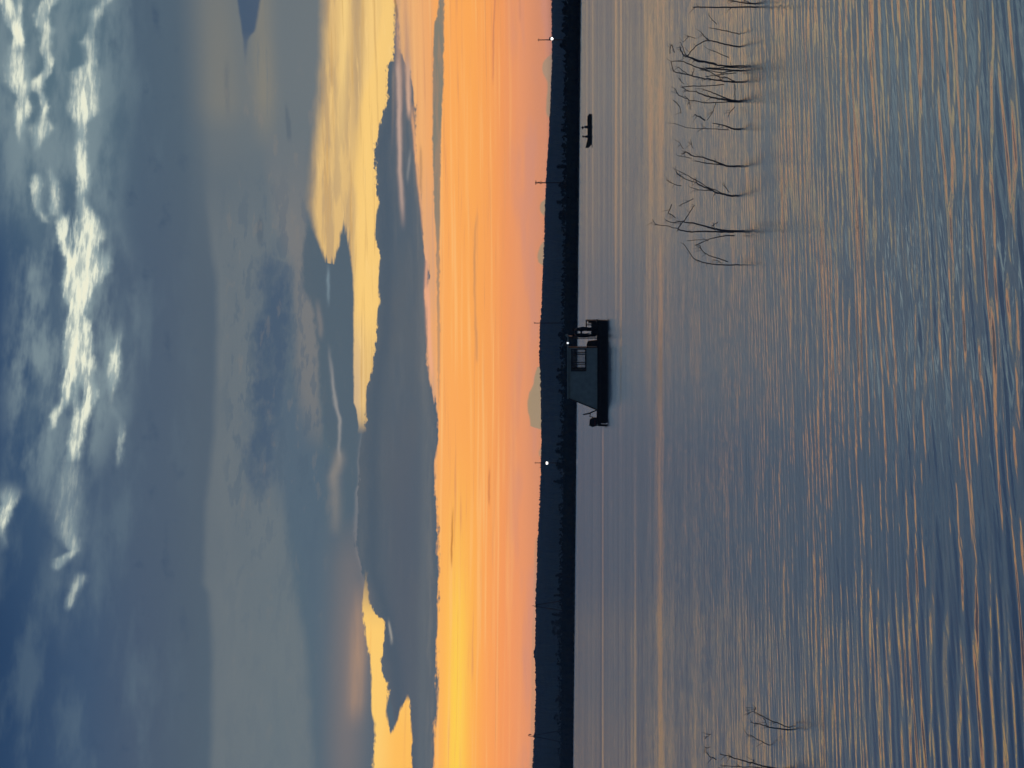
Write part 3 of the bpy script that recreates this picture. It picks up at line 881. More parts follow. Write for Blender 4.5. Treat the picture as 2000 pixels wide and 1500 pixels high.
tb = MB()
p = -0.62
cell = 0
while p < 0.62:
    d0 = shore(p)
    step = 2.2 / d0
    h0 = thicket_height(p, d0 + 6)
    # a low dark body of stems and leaf mounds
    for lay in range(3):
        d = d0 + 3.0 + lay * 4.5 + rng.uniform(-1, 1)
        h = h0 * rng.uniform(0.78, 0.9)
        c = (p * d + rng.uniform(-.5, .5), d, h * 0.42)
        tb.ball(c, (rng.uniform(1.7, 2.4), rng.uniform(1.6, 2.3), h * 0.52), 7, 5)
    inside = abs(p) < 0.3
    for _ in range(46 if inside else 14):
        d = d0 + 0.6 + rng.random() * 15
        z = h0 * (rng.random() ** 0.7) * rng.uniform(0.85, 1.03)
        tb.leaf(((p + rng.uniform(-1, 1) * step) * d, d, 0.15 + z * 0.97), rng.uniform(0.35, 0.75) * (1 if inside else 1.8))
    p += step
tag(tb.build('shore_thicket', M['leaf']), 'dense dark belt of scrub and low trees along the far waterline', 'thicket', kind='stuff')
# ------------------------------------------------------------------ trees that stand clear of the thicket
def tree(y, x_top, kind, label, width=1.0):
    p = (750.0 - y) / F
    d = shore(p) + rng.uniform(7, 13)
    top = (HOR - x_top) / F * d + CAM_H
    root = empty('conifer_tree' if kind == 'conifer' else 'broadleaf_tree', (p * d, d, 0.5), rng.uniform(0, 6.28))
    tag(root, label, 'tree', 'trees rising above the far shore thicket')
    h = top - 0.5
    tk = MB()
    lean = Vector((rng.uniform(-.15, .15), rng.uniform(-.15, .15), 0))
    tk.tube([(0, 0, -0.2), lean * 0.4 + Vector((0, 0, h * .35)), lean + Vector((0, 0, h * .7)), lean * 1.2 + Vector((0, 0, h * .97))], [h * .022, h * .017, h * .010, h * .003], 7)
    cr = MB()
    if kind == 'conifer':
        n = int(h * 2.2)
        for i in range(n):
            z = h * (0.22 + 0.76 * i / n)
            reach = (h * 0.21 * (1 - (z / h)) ** 0.8 + 0.16) * width
            for k_ in range(6):
                an = rng.uniform(0, 6.28)
                rr = reach * rng.uniform(0.6, 1.25)
                e = Vector((math.cos(an) * rr, math.sin(an) * rr, z + rr * rng.uniform(-.35, .1)))
                tk.tube([(lean.x * z / h, lean.y * z / h, z), e], [0.02 * h / 6, 0.006], 4, False)
                for q in range(7):
                    u = rng.uniform(0.15, 1.05)
                    cr.leaf(Vector((0, 0, z)).lerp(e, u) + Vector((rng.gauss(0, .12), rng.gauss(0, .12), rng.gauss(0, .1))), rng.uniform(.12, .27))
    else:
        lobes = []
        for i in range(9):
            an = rng.uniform(0, 6.28)
            rr = h * 0.2 * rng.uniform(0.2, 1.0) * width
            c = Vector((math.cos(an) * rr, math.sin(an) * rr, h * rng.uniform(0.5, 0.86)))
            lobes.append((c, h * rng.uniform(0.09, 0.16)))
            tk.tube([(lean.x * .5, lean.y * .5, h * rng.uniform(.3, .5)), c.lerp(Vector((0, 0, h * .5)), .4) + Vector((0, 0, .1)), c], [h * .011, h * .007, h * .003], 5, False)
        lobes.append((Vector((lean.x, lean.y, h * 0.9)), h * 0.09))
        for c, r in lobes:
            for q in range(70):
                v = Vector((rng.gauss(0, 1), rng.gauss(0, 1), rng.gauss(0, 1))).normalized() * r * rng.random() ** 0.4
                v.z *= 0.8
                cr.leaf(c + v, rng.uniform(.12, .3))
    tk.build('trunk', M['bark'], root)
    cr.build('crown', M['leaf'], root)
    return root


for spec in [
    (20, 1097, 'broadleaf', 'low rounded dark tree nearest the right end of the far shore', 1.0),
    (49, 1095.5, 'conifer', 'short dark tree just right of the lit lamp pole on the right', 1.2),
    (60, 1096, 'broadleaf', 'low bushy tree beside the lit lamp pole on the right', 1.3),
    (88, 1092, 'broadleaf', 'dark tree just left of the lit lamp pole on the right', 1.1),
    (254, 1094, 'conifer', 'small pointed tree on the far shore behind the two people in the rowing boat', 1.0),
    (326, 1085, 'conifer', 'tall narrow conifer standing right of the crossarm utility pole', 0.9),
    (363, 1090, 'broadleaf', 'bushy tree at the foot of the crossarm utility pole', 1.2),
    (375, 1093, 'conifer', 'short conifer close left of the crossarm utility pole', 1.2),
    (395, 1085, 'conifer', 'tall dark conifer second to the left of the crossarm utility pole', 1.1),
    (419, 1090, 'broadleaf', 'round dark tree left of the tall conifer by the crossarm pole', 1.0),
    (426, 1089, 'conifer', 'conifer touching the round dark tree near the crossarm pole', 1.1),
    (655, 1089, 'broadleaf', 'dark tree behind the bow end of the cabin boat roof', 1.1),
    (690, 1092, 'broadleaf', 'low dark tree above the middle of the cabin boat roof', 1.2),
    (723, 1086, 'conifer', 'rightmost of the two tall trees above the cabin boat roof', 1.2),
    (737, 1085, 'broadleaf', 'broad tree above the cabin boat roof, left of its tall neighbour', 1.1),
    (764, 1089, 'conifer', 'pointed tree above the sloping stern end of the cabin boat', 1.1),
    (852, 1088, 'conifer', 'small conifer left of the cabin boat, apart from the lamp pole group', 1.0),
    (868, 1085, 'conifer', 'pointed conifer right of the lit lamp pole beyond the boat stern', 1.1),
    (881, 1083.5, 'broadleaf', 'full crowned tree right beside the lit lamp pole beyond the boat stern', 1.2),
    (909, 1084, 'broadleaf', 'dark tree touching the lit lamp pole beyond the boat stern on its left', 1.1),
    (940, 1079.5, 'conifer', 'tallest conifer left of the lit lamp pole beyond the boat stern', 1.1),
    (1124, 1083, 'conifer', 'lone pointed conifer well right of the slim two legged pole tower', 1.0),
    (1150, 1087, 'broadleaf', 'low round tree between the lone conifer and the slim pole tower', 1.1),
    (1163, 1080, 'conifer', 'tall conifer touching the right leg of the slim pole tower', 1.0),
    (1200, 1076, 'conifer', 'tall conifer first to the left of the slim pole tower', 1.0),
    (1215, 1074.5, 'broadleaf', 'highest bushy tree left of the slim pole tower', 0.9),
    (1233, 1076, 'broadleaf', 'round headed tree at the left end of the trio by the slim pole tower', 0.9),
    (1277, 1083, 'broadleaf', 'dark rounded tree between the two pole towers, nearer the slim one', 1.0),
    (1296, 1085.5, 'conifer', 'short conifer midway between the two pole towers', 1.0),
    (1368, 1083, 'broadleaf', 'small round tree well right of the hooked pole tower', 0.9),
    (1402, 1080, 'broadleaf', 'broad dark tree just right of the hooked pole tower', 1.1),
]:
    tree(*spec[:3], spec[3], spec[4])
# ------------------------------------------------------------------ poles and towers on the far shore
def pole_base(y, back):
    p = (750.0 - y) / F
    d = shore(p) + back
    return Vector((p * d, d, 0.6)), d


def z_of(x, d):
    return (HOR - x) / F * d + CAM_H - 0.6


def lamp_pole(y, x_top, x_lamp, label):
    b, d = pole_base(y, 18.0)
    r = empty('lamp_pole', b)
    tag(r, label, 'lamp pole', 'lit lamp poles on the far shore')
    h, hl = z_of(x_top, d), z_of(x_lamp, d)
    MB().tube([(0, 0, -.3), (0, 0, h * .5), (0, 0, h)], [.17, .14, .09], 10).tube([(-.35, 0, h * .97), (.35, 0, h * .97)], .05, 6).build('pole', M['wood_pole'], r)
    MB().tube([(0, 0, hl + .45), (0, -.5, hl + .62), (0, -1.0, hl + .5)], .05, 6).build('lamp_arm', M['frame'], r)
    hd = MB().ball((0, -1.05, hl + .38), (.42, .42, .22)).build('lamp_head', M['frame'], r)
    MB().ball((0, -1.1, hl), (.36 * d / 400, .3, .36 * d / 400)).build('bulb', M['lamp'], hd, smooth=True)
    return r


lamp_pole(78, 1050, 1078, 'slim pole with a bright white lamp near the right end of the shore')
lamp_pole(904, 1044, 1068, 'slim pole with a bright white lamp beyond the cabin boat stern')

b, d = pole_base(357, 20.0)
r = tag(empty('utility_pole', b, 0.2), 'utility pole with short crossarms between the two boats', 'utility pole')
h = z_of(1045, d)
MB().tube([(0, 0, -.3), (0, 0, h * .5), (0, 0, h)], [.2, .16, .12], 10).build('pole', M['wood_pole'], r)
for zz_, w_ in ((h - .25, .5), (h - 1.5, .38), (h - .95, .2)):
    a = MB().box(-w_, w_, -.22, -.1, zz_ - .07, zz_ + .07).build('crossarm', M['wood_pole'], r)
    for s_ in (-1, 1):
        MB().tube([(s_ * w_ * .85, -.16, zz_ + .07), (s_ * w_ * .85, -.16, zz_ + .27)], [.05, .035], 6).build('insulator', M['frame'], a)

b, d = pole_base(631, 20.0)
r = tag(empty('utility_pole', b), 'thin bare pole with a bent tip behind the cabin boat bow', 'utility pole')
h = z_of(1043, d)
MB().tube([(0, 0, -.3), (0, 0, h * .5), (0, 0, h)], [.17, .14, .09], 10).build('pole', M['wood_pole'], r)
MB().tube([(0, 0, h - .9), (.12, 0, h - .2), (.35, 0, h + .12)], [.06, .05, .03], 6).build('bent_bracket', M['frame'], r)


def tower(y, x_apex, x_foot, y_a, y_b, label, hook):
    b, d = pole_base(y, 24.0)
    r = tag(empty('pole_tower', b), label, 'tower', 'two legged pole towers on the far shore')
    h = z_of(x_apex, d)
    hf = z_of(x_foot, d)
    k_ = h / (h - hf)
    for yy, s_ in ((y_a, 1), (y_b, -1)):
        foot = (y - yy) / F * d * k_
        MB().tube([(foot, 0, -.3), (foot * .5, 0, h * .5), (s_ * .3, 0, h)], [.22, .2, .17], 8).build('leg', M['wood_pole'], r)
    MB().tube([((y - y_a) / F * d * .62, 0, h * .4), ((y - y_b) / F * d * .62, 0, h * .4)], .08, 6).build('brace', M['wood_pole'], r)
    MB().box(-.75, .75, -.3, .3, h - .35, h + .25, .05).build('head_frame', M['frame'], r)
    MB().tube([(-.2, 0, h + .2), (0, 0, h + 1.5)], [.16, .05], 6).build('spike', M['frame'], r)
    if hook:
        z0 = h + 0.3
        MB().tube([(-.1, 0, z0), (-.1, 0, z0 + 1.7), (.25, 0, z0 + 2.6), (.6, 0, z0 + 2.3), (.7, 0, z0 + 1.5), (.5, 0, z0 + 1.2)], [.16, .14, .18, .22, .24, .1], 8).build('hook', M['frame'], r)


tower(1183, 1047, 1089, 1174.5, 1191, 'slim two legged pole tower with a pointed top', False)
tower(1437.5, 1044.5, 1087, 1428, 1447, 'wide legged pole tower with a hooked top near the left end of the shore', True)
# ------------------------------------------------------------------ people: one skinned body each
def person(name, loc, rz, label, joints, hat=False, scale=1.0, coat='cloth', bulk=1.0):
    """joints: dict of joint positions for the left (suffix l) and right (suffix r) side; x is forward, z up."""
    J = {k_: Vector(v) * scale for k_, v in joints.items()}
    root = empty(name, loc, rz)
    tag(root, label, 'person')
    verts, edges, rad = [], [], []

    def v(p, r, link=None):
        verts.append(Vector(p))
        rad.append(r * scale)
        if link is not None:
            edges.append((link, len(verts) - 1))
        return len(verts) - 1
    pel = v(J['pelvis'], .135 * bulk)
    waist = v(J['pelvis'].lerp(J['chest'], .45), .125 * bulk, pel)
    chest = v(J['chest'], .145 * bulk, waist)
    neck = v(J['neck'], .062, chest)
    h0 = v(J['neck'].lerp(J['head'], .55), .072, neck)
    h1 = v(J['head'], .098, h0)
    h2 = v(J['head'] + (J['head'] - J['neck']).normalized() * .085 * scale, .085, h1)
    for s_ in 'lr':
        sh = v(J['shoulder' + s_], .068 * bulk, chest)
        el = v(J['elbow' + s_], .046 * bulk, sh)
        wr = v(J['wrist' + s_], .031, el)
        dirn = (J['wrist' + s_] - J['elbow' + s_]).normalized()
        sidev = dirn.cross(Vector((0, 0, 1))).normalized() if abs(dirn.z) < .95 else Vector((1, 0, 0))
        dn = sidev.cross(dirn).normalized()
        palm = v(J['wrist' + s_] + dirn * .05 * scale, .034, wr)
        for q, (off, ln) in enumerate(((-.033, .075), (-.011, .085), (.011, .08), (.033, .062))):
            base = J['wrist' + s_] + (dirn * .095 + sidev * off) * scale
            k0 = v(base, .0095, palm)
            k1 = v(base + (dirn * ln * .5 + dn * .012) * scale, .0085, k0)
            v(base + (dirn * ln * .85 + dn * (.04 + .004 * q)) * scale, .0075, k1)
        tb_ = J['wrist' + s_] + (dirn * .045 + sidev * (.045 if s_ == 'l' else -.045)) * scale
        k0 = v(tb_, .011, palm)
        v(tb_ + (dirn * .045 + sidev * (.02 if s_ == 'l' else -.02)) * scale, .009, k0)
        hp_ = v(J['hip' + s_], .095 * bulk, pel)
        kn = v(J['knee' + s_], .062 * bulk, hp_)
        an = v(J['ankle' + s_], .043, kn)
        v(J['toe' + s_], .038, an)
    me = bpy.data.meshes.new('body')
    me.from_pydata(verts, edges, [])
    o = bpy.data.objects.new('body', me)
    C.objects.link(o)
    o.modifiers.new('skin', 'SKIN')
    if not me.skin_vertices:
        bm = bmesh.new()
        bm.from_mesh(me)
        bm.verts.layers.skin.verify()
        bm.to_mesh(me)
        bm.free()
    for i, sv in enumerate(me.skin_vertices[0].data):
        sv.radius = (rad[i], rad[i])
        sv.use_root = (i == 0)
    su = o.modifiers.new('smooth', 'SUBSURF')
    su.levels = su.render_levels = 2
    bpy.context.view_layer.update()
    dg = bpy.context.evaluated_depsgraph_get()
    nm = bpy.data.meshes.new_from_object(o.evaluated_get(dg))
    nm.name = 'body'
    o.modifiers.clear()
    o.data = nm
    bpy.data.meshes.remove(me)
    nm.materials.clear()
    nm.materials.append(M[coat])
    nm.materials.append(M['skin'])
    hands = [J['wrist' + s_] for s_ in 'lr']
    for f in nm.polygons:
        f.use_smooth = True
        c = f.center
        bare = (c - J['head']).length < .19 * scale or any((c - w).length < .2 * scale and (c - J['elbow' + 'lr'[i]]).length > (w - J['elbow' + 'lr'[i]]).length for i, w in enumerate(hands))
        f.material_index = 1 if bare else 0
    o.parent = root
    upv = (J['head'] - J['neck']).normalized()
    fwv = Vector((1, 0, 0))
    fc = J['head']
    for s_ in (-1, 1):
        MB().ball(fc + fwv * .092 * scale + Vector((0, s_ * .034 * scale, .012 * scale)), .012 * scale, 8, 6).build('eye', M['black'], root)
        MB().ball(fc + Vector((-.005 * scale, s_ * .098 * scale, 0)), (.022 * scale, .012 * scale, .032 * scale), 8, 6).build('ear', M['skin'], root)
    MB().ball(fc + fwv * .105 * scale + Vector((0, 0, -.022 * scale)), (.02 * scale, .014 * scale, .026 * scale), 8, 6).build('nose', M['skin'], root)
    MB().ball(fc + fwv * .094 * scale + Vector((0, 0, -.062 * scale)), (.008 * scale, .026 * scale, .007 * scale), 8, 6).build('mouth', M['red'], root)
    hb_ = MB()
    hb_.ball(fc + upv * .058 * scale - fwv * .018 * scale, (.118 * scale, .108 * scale, .098 * scale))
    hb_.build('hair', M['hair'], root, smooth=True)
    if hat:
        hh = MB().ball(fc + upv * .095 * scale, (.128 * scale, .12 * scale, .085 * scale))
        hh.ball(fc + upv * .085 * scale + fwv * .08 * scale, (.14 * scale, .12 * scale, .018 * scale))
        hh.build('cap', M['cloth'], root, smooth=True)
    return root


def sitting(lean=0.08, arm=0.28, reach=-0.05):
    j = {'pelvis': (0, 0, .12), 'chest': (lean, 0, .48), 'neck': (lean * 1.4, 0, .64), 'head': (lean * 1.8 + .01, 0, .78)}
    for s_, k_ in (('l', 1), ('r', -1)):
        j['shoulder' + s_] = (lean * 1.2, k_ * .19, .55)
        j['elbow' + s_] = (lean + .06, k_ * .26, .28)
        j['wrist' + s_] = (lean + arm, k_ * .16, .28 + reach)
        j['hip' + s_] = (.04, k_ * .10, .11)
        j['knee' + s_] = (.42, k_ * .15, .18)
        j['ankle' + s_] = (.46, k_ * .14, -.22)
        j['toe' + s_] = (.62, k_ * .16, -.27)
    return j


def standing(arm=.12, lean=0.02, step=.08):
    j = {'pelvis': (0, 0, .93), 'chest': (lean, 0, 1.27), 'neck': (lean + .01, 0, 1.44), 'head': (lean + .03, 0, 1.58)}
    for s_, k_ in (('l', 1), ('r', -1)):
        j['shoulder' + s_] = (lean, k_ * .19, 1.36)
        j['elbow' + s_] = (lean - .03 + arm * .3, k_ * .25, 1.08)
        j['wrist' + s_] = (lean + arm, k_ * .22, .84 + arm)
        j['hip' + s_] = (0, k_ * .10, .90)
        j['knee' + s_] = (k_ * step * .5 + .02, k_ * .11, .49)
        j['ankle' + s_] = (k_ * step, k_ * .11, .09)
        j['toe' + s_] = (k_ * step + .17, k_ * .14, .04)
    return j
# ------------------------------------------------------------------ cabin boat
org = on_water(1185.5, 727.0)
k_m = org.y / F                       # metres per photograph pixel out there
X = lambda y: (727.0 - y) * k_m
Z = lambda x: (1185.5 - x) * k_m
YAW = math.radians(-4.0)
boat = tag(empty('cabin_boat', org, YAW), 'long dark cabin boat with a grey canvas enclosure on a black flat hull', 'boat')
B = 1.2
deck_z = Z(1166)
xs0, xb = X(824), X(625)
hb = MB()
hb.prism([(xs0 + .25, -.3), (xb - .35, -.3), (xb - .02, .05), (xb, deck_z - .06), (xs0, deck_z - .06), (xs0 - .02, .12)], -B, B)
hull = hb.build('hull', M['hull'], boat)
MB().box(xs0 - .04, xb + .04, -B - .05, B + .05, deck_z - .057, deck_z, .015).build('deck', M['deck'], boat)
MB().box(xs0 + .1, xb - .1, -B - .045, -B - .003, deck_z - .28, deck_z - .18, .01).box(xs0 + .1, xb - .1, B + .003, B + .045, deck_z - .28, deck_z - .18, .01).build('rubbing_strake', M['black'], boat)
# canvas cabin: raked stern end, window near the front
ztop = Z(1110.5)
zw0, zw1 = Z(1143.5), Z(1116.5)
xw0, xw1 = X(722), X(681)
xa0, xa1 = X(799), X(775)
xf = X(678)
xat = lambda z: xa0 + (xa1 - xa0) * (z - deck_z) / (ztop - deck_z)
for s_ in (-1, 1):
    y0, y1 = (-B + .04, -B + .08) if s_ < 0 else (B - .08, B - .04)
    wl = MB()
    wl.prism([(xa0, deck_z), (xf, deck_z), (xf, zw0), (xat(zw0), zw0)], y0, y1)
    wl.prism([(xat(zw0), zw0), (xw0, zw0), (xw0, zw1), (xat(zw1), zw1)], y0, y1)
    wl.prism([(xat(zw1), zw1), (xf, zw1), (xf, ztop), (xa1, ztop)], y0, y1)
    wl.prism([(xw1, zw0), (xf, zw0), (xf, zw1), (xw1, zw1)], y0, y1)
    wall = wl.build('canvas_side', M['canvas'], boat)
    ym = (y0 + y1) / 2
    fr_ = MB()
    o_ = -.03 if s_ < 0 else .03
    ya, yb = min(ym + o_ * 1.6, ym - o_ * .9), max(ym + o_ * 1.6, ym - o_ * .9)
    t_ = .045
    fr_.box(xw0 - t_, xw0 + .10, ya, yb, zw0 - t_, zw1 + t_)
    fr_.box(xw1 - .02, xw1 + t_, ya, yb, zw0 - t_, zw1 + t_)
    fr_.box(xw0 + .101, xw1 - .021, ya, yb, zw0 - t_, zw0 + .02)
    fr_.box(xw0 + .101, xw1 - .021, ya, yb, zw1 - .02, zw1 + t_)
    for yy in (709.5, 690.5):
        fr_.box(X(yy) - .03, X(yy) + .03, ya + .004, yb - .004, zw0 + .021, zw1 - .021)
    wf = fr_.build('window_frame', M['frame'], boat)
    MB().box(xw0 + .09, xw1 - .01, ym - .004, ym + .004, zw0 + .01, zw1 - .01).build('pane', glass, wf)
    # seams and a drip edge of the canvas
    se = MB()
    yo = y0 - .006 if s_ < 0 else y1 + .006
    for yy in (745, 770):
        se.tube([(X(yy), yo, deck_z + .03), (X(yy), yo, ztop - .03)], .008, 5)
    se.tube([(xa0 + .02, yo, deck_z + .05), (xf - .02, yo, deck_z + .05)], .014, 5)
    se.tube([(xat(deck_z + .03), yo, deck_z + .03), (xat(ztop - .03), yo, ztop - .03)], .014, 5)
    se.build('seam', M['canvas'], wall)
MB().add([(xa0 + .02, -B + .09, deck_z), (xa0 + .02, B - .09, deck_z), (xa1 + .02, B - .09, ztop), (xa1 + .02, -B + .09, ztop),
          (xa0 + .06, -B + .09, deck_z), (xa0 + .06, B - .09, deck_z), (xa1 + .06, B - .09, ztop), (xa1 + .06, -B + .09, ztop)],
         [(0, 3, 2, 1), (4, 5, 6, 7), (0, 4, 7, 3), (1, 2, 6, 5), (0, 1, 5, 4), (3, 7, 6, 2)]).build('canvas_stern', M['canvas'], boat)
MB().box(xf - .05, xf - .01, -B + .09, -.42, deck_z, ztop).box(xf - .05, xf - .01, .42, B - .09, deck_z, ztop).build('front_bulkhead', M['frame'], boat)
rf = MB()
rf.prism([(xa1 - .06, ztop + .002), (X(656), ztop + .002), (X(656) + .03, ztop + .03), (X(657), ztop + .085), (xa1 - .03, ztop + .085), (xa1 - .08, ztop + .04)], -B - .06, B + .06)
rf.build('roof', M['canvas'], boat)
for y_ in (-B + .1, B - .1):
    MB().tube([(X(660), y_, deck_z), (X(660), y_, ztop)], .025, 8).build('roof_post', M['frame'], boat)
for y_ in (-B - .01, B + .01):
    MB().tube([(xa0 + .05, y_, deck_z + .02), (xa1 - .02, y_, ztop)], .03, 8).build('stern_strut', M['frame'], boat)
lp = MB().tube([(X(668.5), -B + .15, ztop + .085), (X(668.5), -B + .15, ztop + .16)], .03, 8).build('lamp_stalk', M['frame'], boat)
MB().ball((X(668.5), -B - .02, ztop + .05), (.075, .07, .07)).build('cabin_light', M['boat_lamp'], boat, smooth=True)
MB().tube([(X(657), -B + .2, ztop + .08), (X(657) + .18, -B + .2, ztop + .12)], [.05, .11], 10).build('horn', M['canvas'], boat)
# bow rail
rl = MB()
zr = Z(1145)
for (xa_, ya_), (xb_, yb_) in (((X(645), -B), (xb - .03, -B)), ((X(645), B), (xb - .03, B)), ((xb - .03, -B), (xb - .03, B))):
    for zz_ in (zr, deck_z + .36):
        rl.tube([(xa_, ya_, zz_), (xb_, yb_, zz_)], .028, 8)
rl.build('bow_rail', M['frame'], boat)
for x_ in (X(645), xb - .03, X(634)):
    for y_ in (-B, B):
        MB().tube([(x_, y_, deck_z), (x_, y_, zr)], .026, 8).build('rail_post', M['frame'], boat)
MB().box(xb - .07, xb - .05, -B + .05, B - .05, deck_z + .05, zr - .05).build('bow_gate', M['frame'], boat)
# seats and helm
for x0_, y0_ in ((X(641), -.95), (X(641), .35)):
    s1 = MB().box(x0_, x0_ + .45, y0_, y0_ + .6, deck_z + .02, deck_z + .36, .03).build('seat', M['black'], boat)
    MB().box(x0_ + .38, x0_ + .48, y0_, y0_ + .6, deck_z + .37, deck_z + .62, .03).build('backrest', M['black'], s1)
hc = MB().prism([(X(676), deck_z + .01), (X(664), deck_z + .01), (X(666), deck_z + .62), (X(672), deck_z + .72), (X(676), deck_z + .72)], -.38, .38).build('helm_console', M['black'], boat)
wh = MB()
wh.tube([(X(676) - .09, .17 * math.cos(a_ / 16 * 6.2832), deck_z + .72 + .17 * math.sin(a_ / 16 * 6.2832)) for a_ in range(17)], .014, 6)
wh.tube([(X(676) - .09, 0, deck_z + .72), (X(676) + .02, 0, deck_z + .6)], .02, 6)
wh.build('steering_wheel', M['black'], hc)
for k_, (x_, y_) in enumerate(((X(637), -.8), (X(650), .5))):
    MB().box(x_ - .22, x_ + .22, y_ - .2, y_ + .2, deck_z + .01, deck_z + .34, .03).box(x_ - .235, x_ + .235, y_ - .215, y_ + .215, deck_z + .342, deck_z + .40, .015).build('deck_locker', M['black'], boat)
rb = MB().tube([(X(647), B - .25, deck_z), (X(644), B - .25, deck_z + .9), (X(638), B - .3, Z(1121))], [.018, .014, .006], 6).build('rod', M['frame'], boat)
MB().tube([(X(658), -B + .1, ztop - .05), (X(651), -B + .1, Z(1143)), (X(647), -B + .1, deck_z + .05)], .024, 6).build('awning_brace', M['frame'], boat)
MB().add([(X(656), -B + .02, ztop - .01), (X(656), B - .02, ztop - .01), (X(656) - .02, B - .02, ztop - .42), (X(656) - .02, -B + .02, ztop - .42)], [(0, 1, 2, 3)]).build('awning_flap', M['frame'], boat)
# outboard motor and stern gear
mo = MB()
mx0, mx1 = X(833), X(816)
mo.prism([(mx0 + .05, Z(1166)), (mx1, Z(1168)), (mx1 + .02, Z(1158)), (mx1 - .12, Z(1152)), (mx0 + .08, Z(1151)), (mx0 - .03, Z(1157))], -.24, .24)
om_ = mo.build('outboard_motor', M['black'], boat)
MB().prism([(mx0 - .02, -.35), (mx0 + .12, -.35), (mx0 + .16, Z(1175)), (mx0 + .34, Z(1167)), (mx0 + .02, Z(1167))], -.07, .07).build('motor_leg', M['black'], om_)
MB().box(mx0 - .1, mx0 + .16, -.16, .16, .05, .09, .01).build('splash_plate', M['black'], om_)
MB().box(mx1 - .06, xs0 + .1, -.16, .16, Z(1174), Z(1167), .02).build('motor_bracket', M['frame'], om_)
MB().box(mx0 + .1, mx1 - .1, -.243, -.2405, Z(1163), Z(1161)).build('motor_stripe', M['red'], om_)
pr = MB()
for a_ in range(3):
    an = a_ * 2.094
    pr.add([(mx0 + .06, .03 * math.cos(an), -.28 + .03 * math.sin(an)), (mx0 + .02, .14 * math.cos(an - .35), -.28 + .14 * math.sin(an - .35)), (mx0 + .05, .15 * math.cos(an + .3), -.28 + .15 * math.sin(an + .3)), (mx0 + .09, .04 * math.cos(an + .6), -.28 + .04 * math.sin(an + .6))], [(0, 1, 2, 3)])
pr.ball((mx0 + .07, 0, -.28), (.06, .04, .04), 8, 6)
pr.build('propeller', M['frame'], om_)
ld = MB()
for y_ in (-.95, -.55):
    ld.tube([(X(799), y_, Z(1166)), (X(806), y_, Z(1150)), (X(808), y_, Z(1139))], .03, 6)
for f_ in (.35, .6, .85):
    ld.tube([(X(799 + 9 * f_), -.95, Z(1166 - 27 * f_)), (X(799 + 9 * f_), -.55, Z(1166 - 27 * f_))], .022, 6)
ld.tube([(X(804), -.75, Z(1153)), (X(812), -.75, Z(1152)), (X(813), -.75, Z(1158))], .035, 6)
ld.build('boarding_ladder', M['frame'], boat)
bm_ = boat.matrix_basis.copy()
bpy.context.view_layer.update()
bmw = boat.matrix_world.copy()
person('person', bmw @ Vector((X(642), -.35, deck_z)), YAW + math.pi, 'person standing nearer the bow rail on the cabin boat, in dark clothes', standing(.24, .04, .05), bulk=1.55)
person('person', bmw @ Vector((X(655), -.45, deck_z)), YAW + .15, 'person in dark clothes standing under the front edge of the cabin boat roof', standing(.3, .03, .05), bulk=1.5)

# ------------------------------------------------------------------ small rowing boat
org2 = on_water(1155.5, 256.5)
k2 = org2.y / F
X2 = lambda y: (256.5 - y) * k2
small = tag(empty('rowing_boat', org2, math.radians(3)), 'small low open boat with two people near the far shore', 'boat')


def section(x):
    """Half beam, keel height, gunwale height along the open boat (bow at -x)."""
    u = (x - X2(289)) / (X2(224) - X2(289))
    beam = .74 * min(1.0, (max(u, 0.0) / .22) ** .55) if u < .22 else .74 * (1 - max(0, (u - .8)) * .9)
    keel = -.14 + .48 * max(0, (.2 - u) / .2) ** 1.6 + .22 * max(0, (u - .88) / .12) ** 1.5
    gun = .42 + .24 * max(0, (.28 - u) / .28) ** 1.3 + .05 * max(0, (u - .7) / .3) - .25 * max(0, (u - .92) / .08)
    return max(beam, .03), keel, gun


n_s = 22
hs = MB()
for i in range(n_s + 1):
    x = X2(289) + (X2(224) - X2(289)) * i / n_s
    bm_s, kl, gu = section(x)
    for y_, z_ in ((-bm_s, gu), (-bm_s * .9, (kl + gu) * .45), (-bm_s * .6, kl + .02), (0, kl), (bm_s * .6, kl + .02), (bm_s * .9, (kl + gu) * .45), (bm_s, gu)):
        hs.v.append((x, y_, z_))
    bi = max(bm_s - .04, .015)
    for y_, z_ in ((bi, gu), (bi * .88, (kl + gu) * .45), (bi * .58, kl + .07), (0, kl + .06), (-bi * .58, kl + .07), (-bi * .88, (kl + gu) * .45), (-bi, gu)):
        hs.v.append((x, y_, z_))
for i in range(n_s):
    for j in range(14):
        a_, b_ = i * 14 + j, i * 14 + (j + 1) % 14
        hs.f.append((a_, b_, b_ + 14, a_ + 14))
        hs.m.append(0)
hs.f += [tuple(range(13, -1, -1)), tuple(n_s * 14 + j for j in range(14))]
hs.m += [0, 0]
hs.build('hull', M['boat'], small)
gw = MB()
for s_ in (-1, 1):
    pts = []
    for i in range(n_s + 1):
        x = X2(289) + (X2(224) - X2(289)) * i / n_s
        bm_s, kl, gu = section(x)
        pts.append((x, s_ * (bm_s - .02), gu + .012))
    gw.tube(pts, .028, 6)
gw.build('gunwale', M['boat'], small)
for yy in (246.5, 267.5, 281):
    x = X2(yy)
    bm_s, kl, gu = section(x)
    MB().box(x - .14, x + .14, -bm_s + .06, bm_s - .06, .17, .21, .01).build('bench', M['boat'], small)
MB().prism([(X2(227), .06), (X2(224) + .06, .0), (X2(224) + .09, .28), (X2(226), .36)], -.13, .13).build('transom_block', M['black'], small)
bpy.context.view_layer.update()
sm_w = small.matrix_world.copy()
person('person', sm_w @ Vector((X2(247) + .04, 0, .13)), math.radians(183), 'person in a cap and dark clothes seated toward the right end of the rowing boat', sitting(.07, .3, 0), hat=True, coat='cloth', bulk=1.45, scale=1.05)
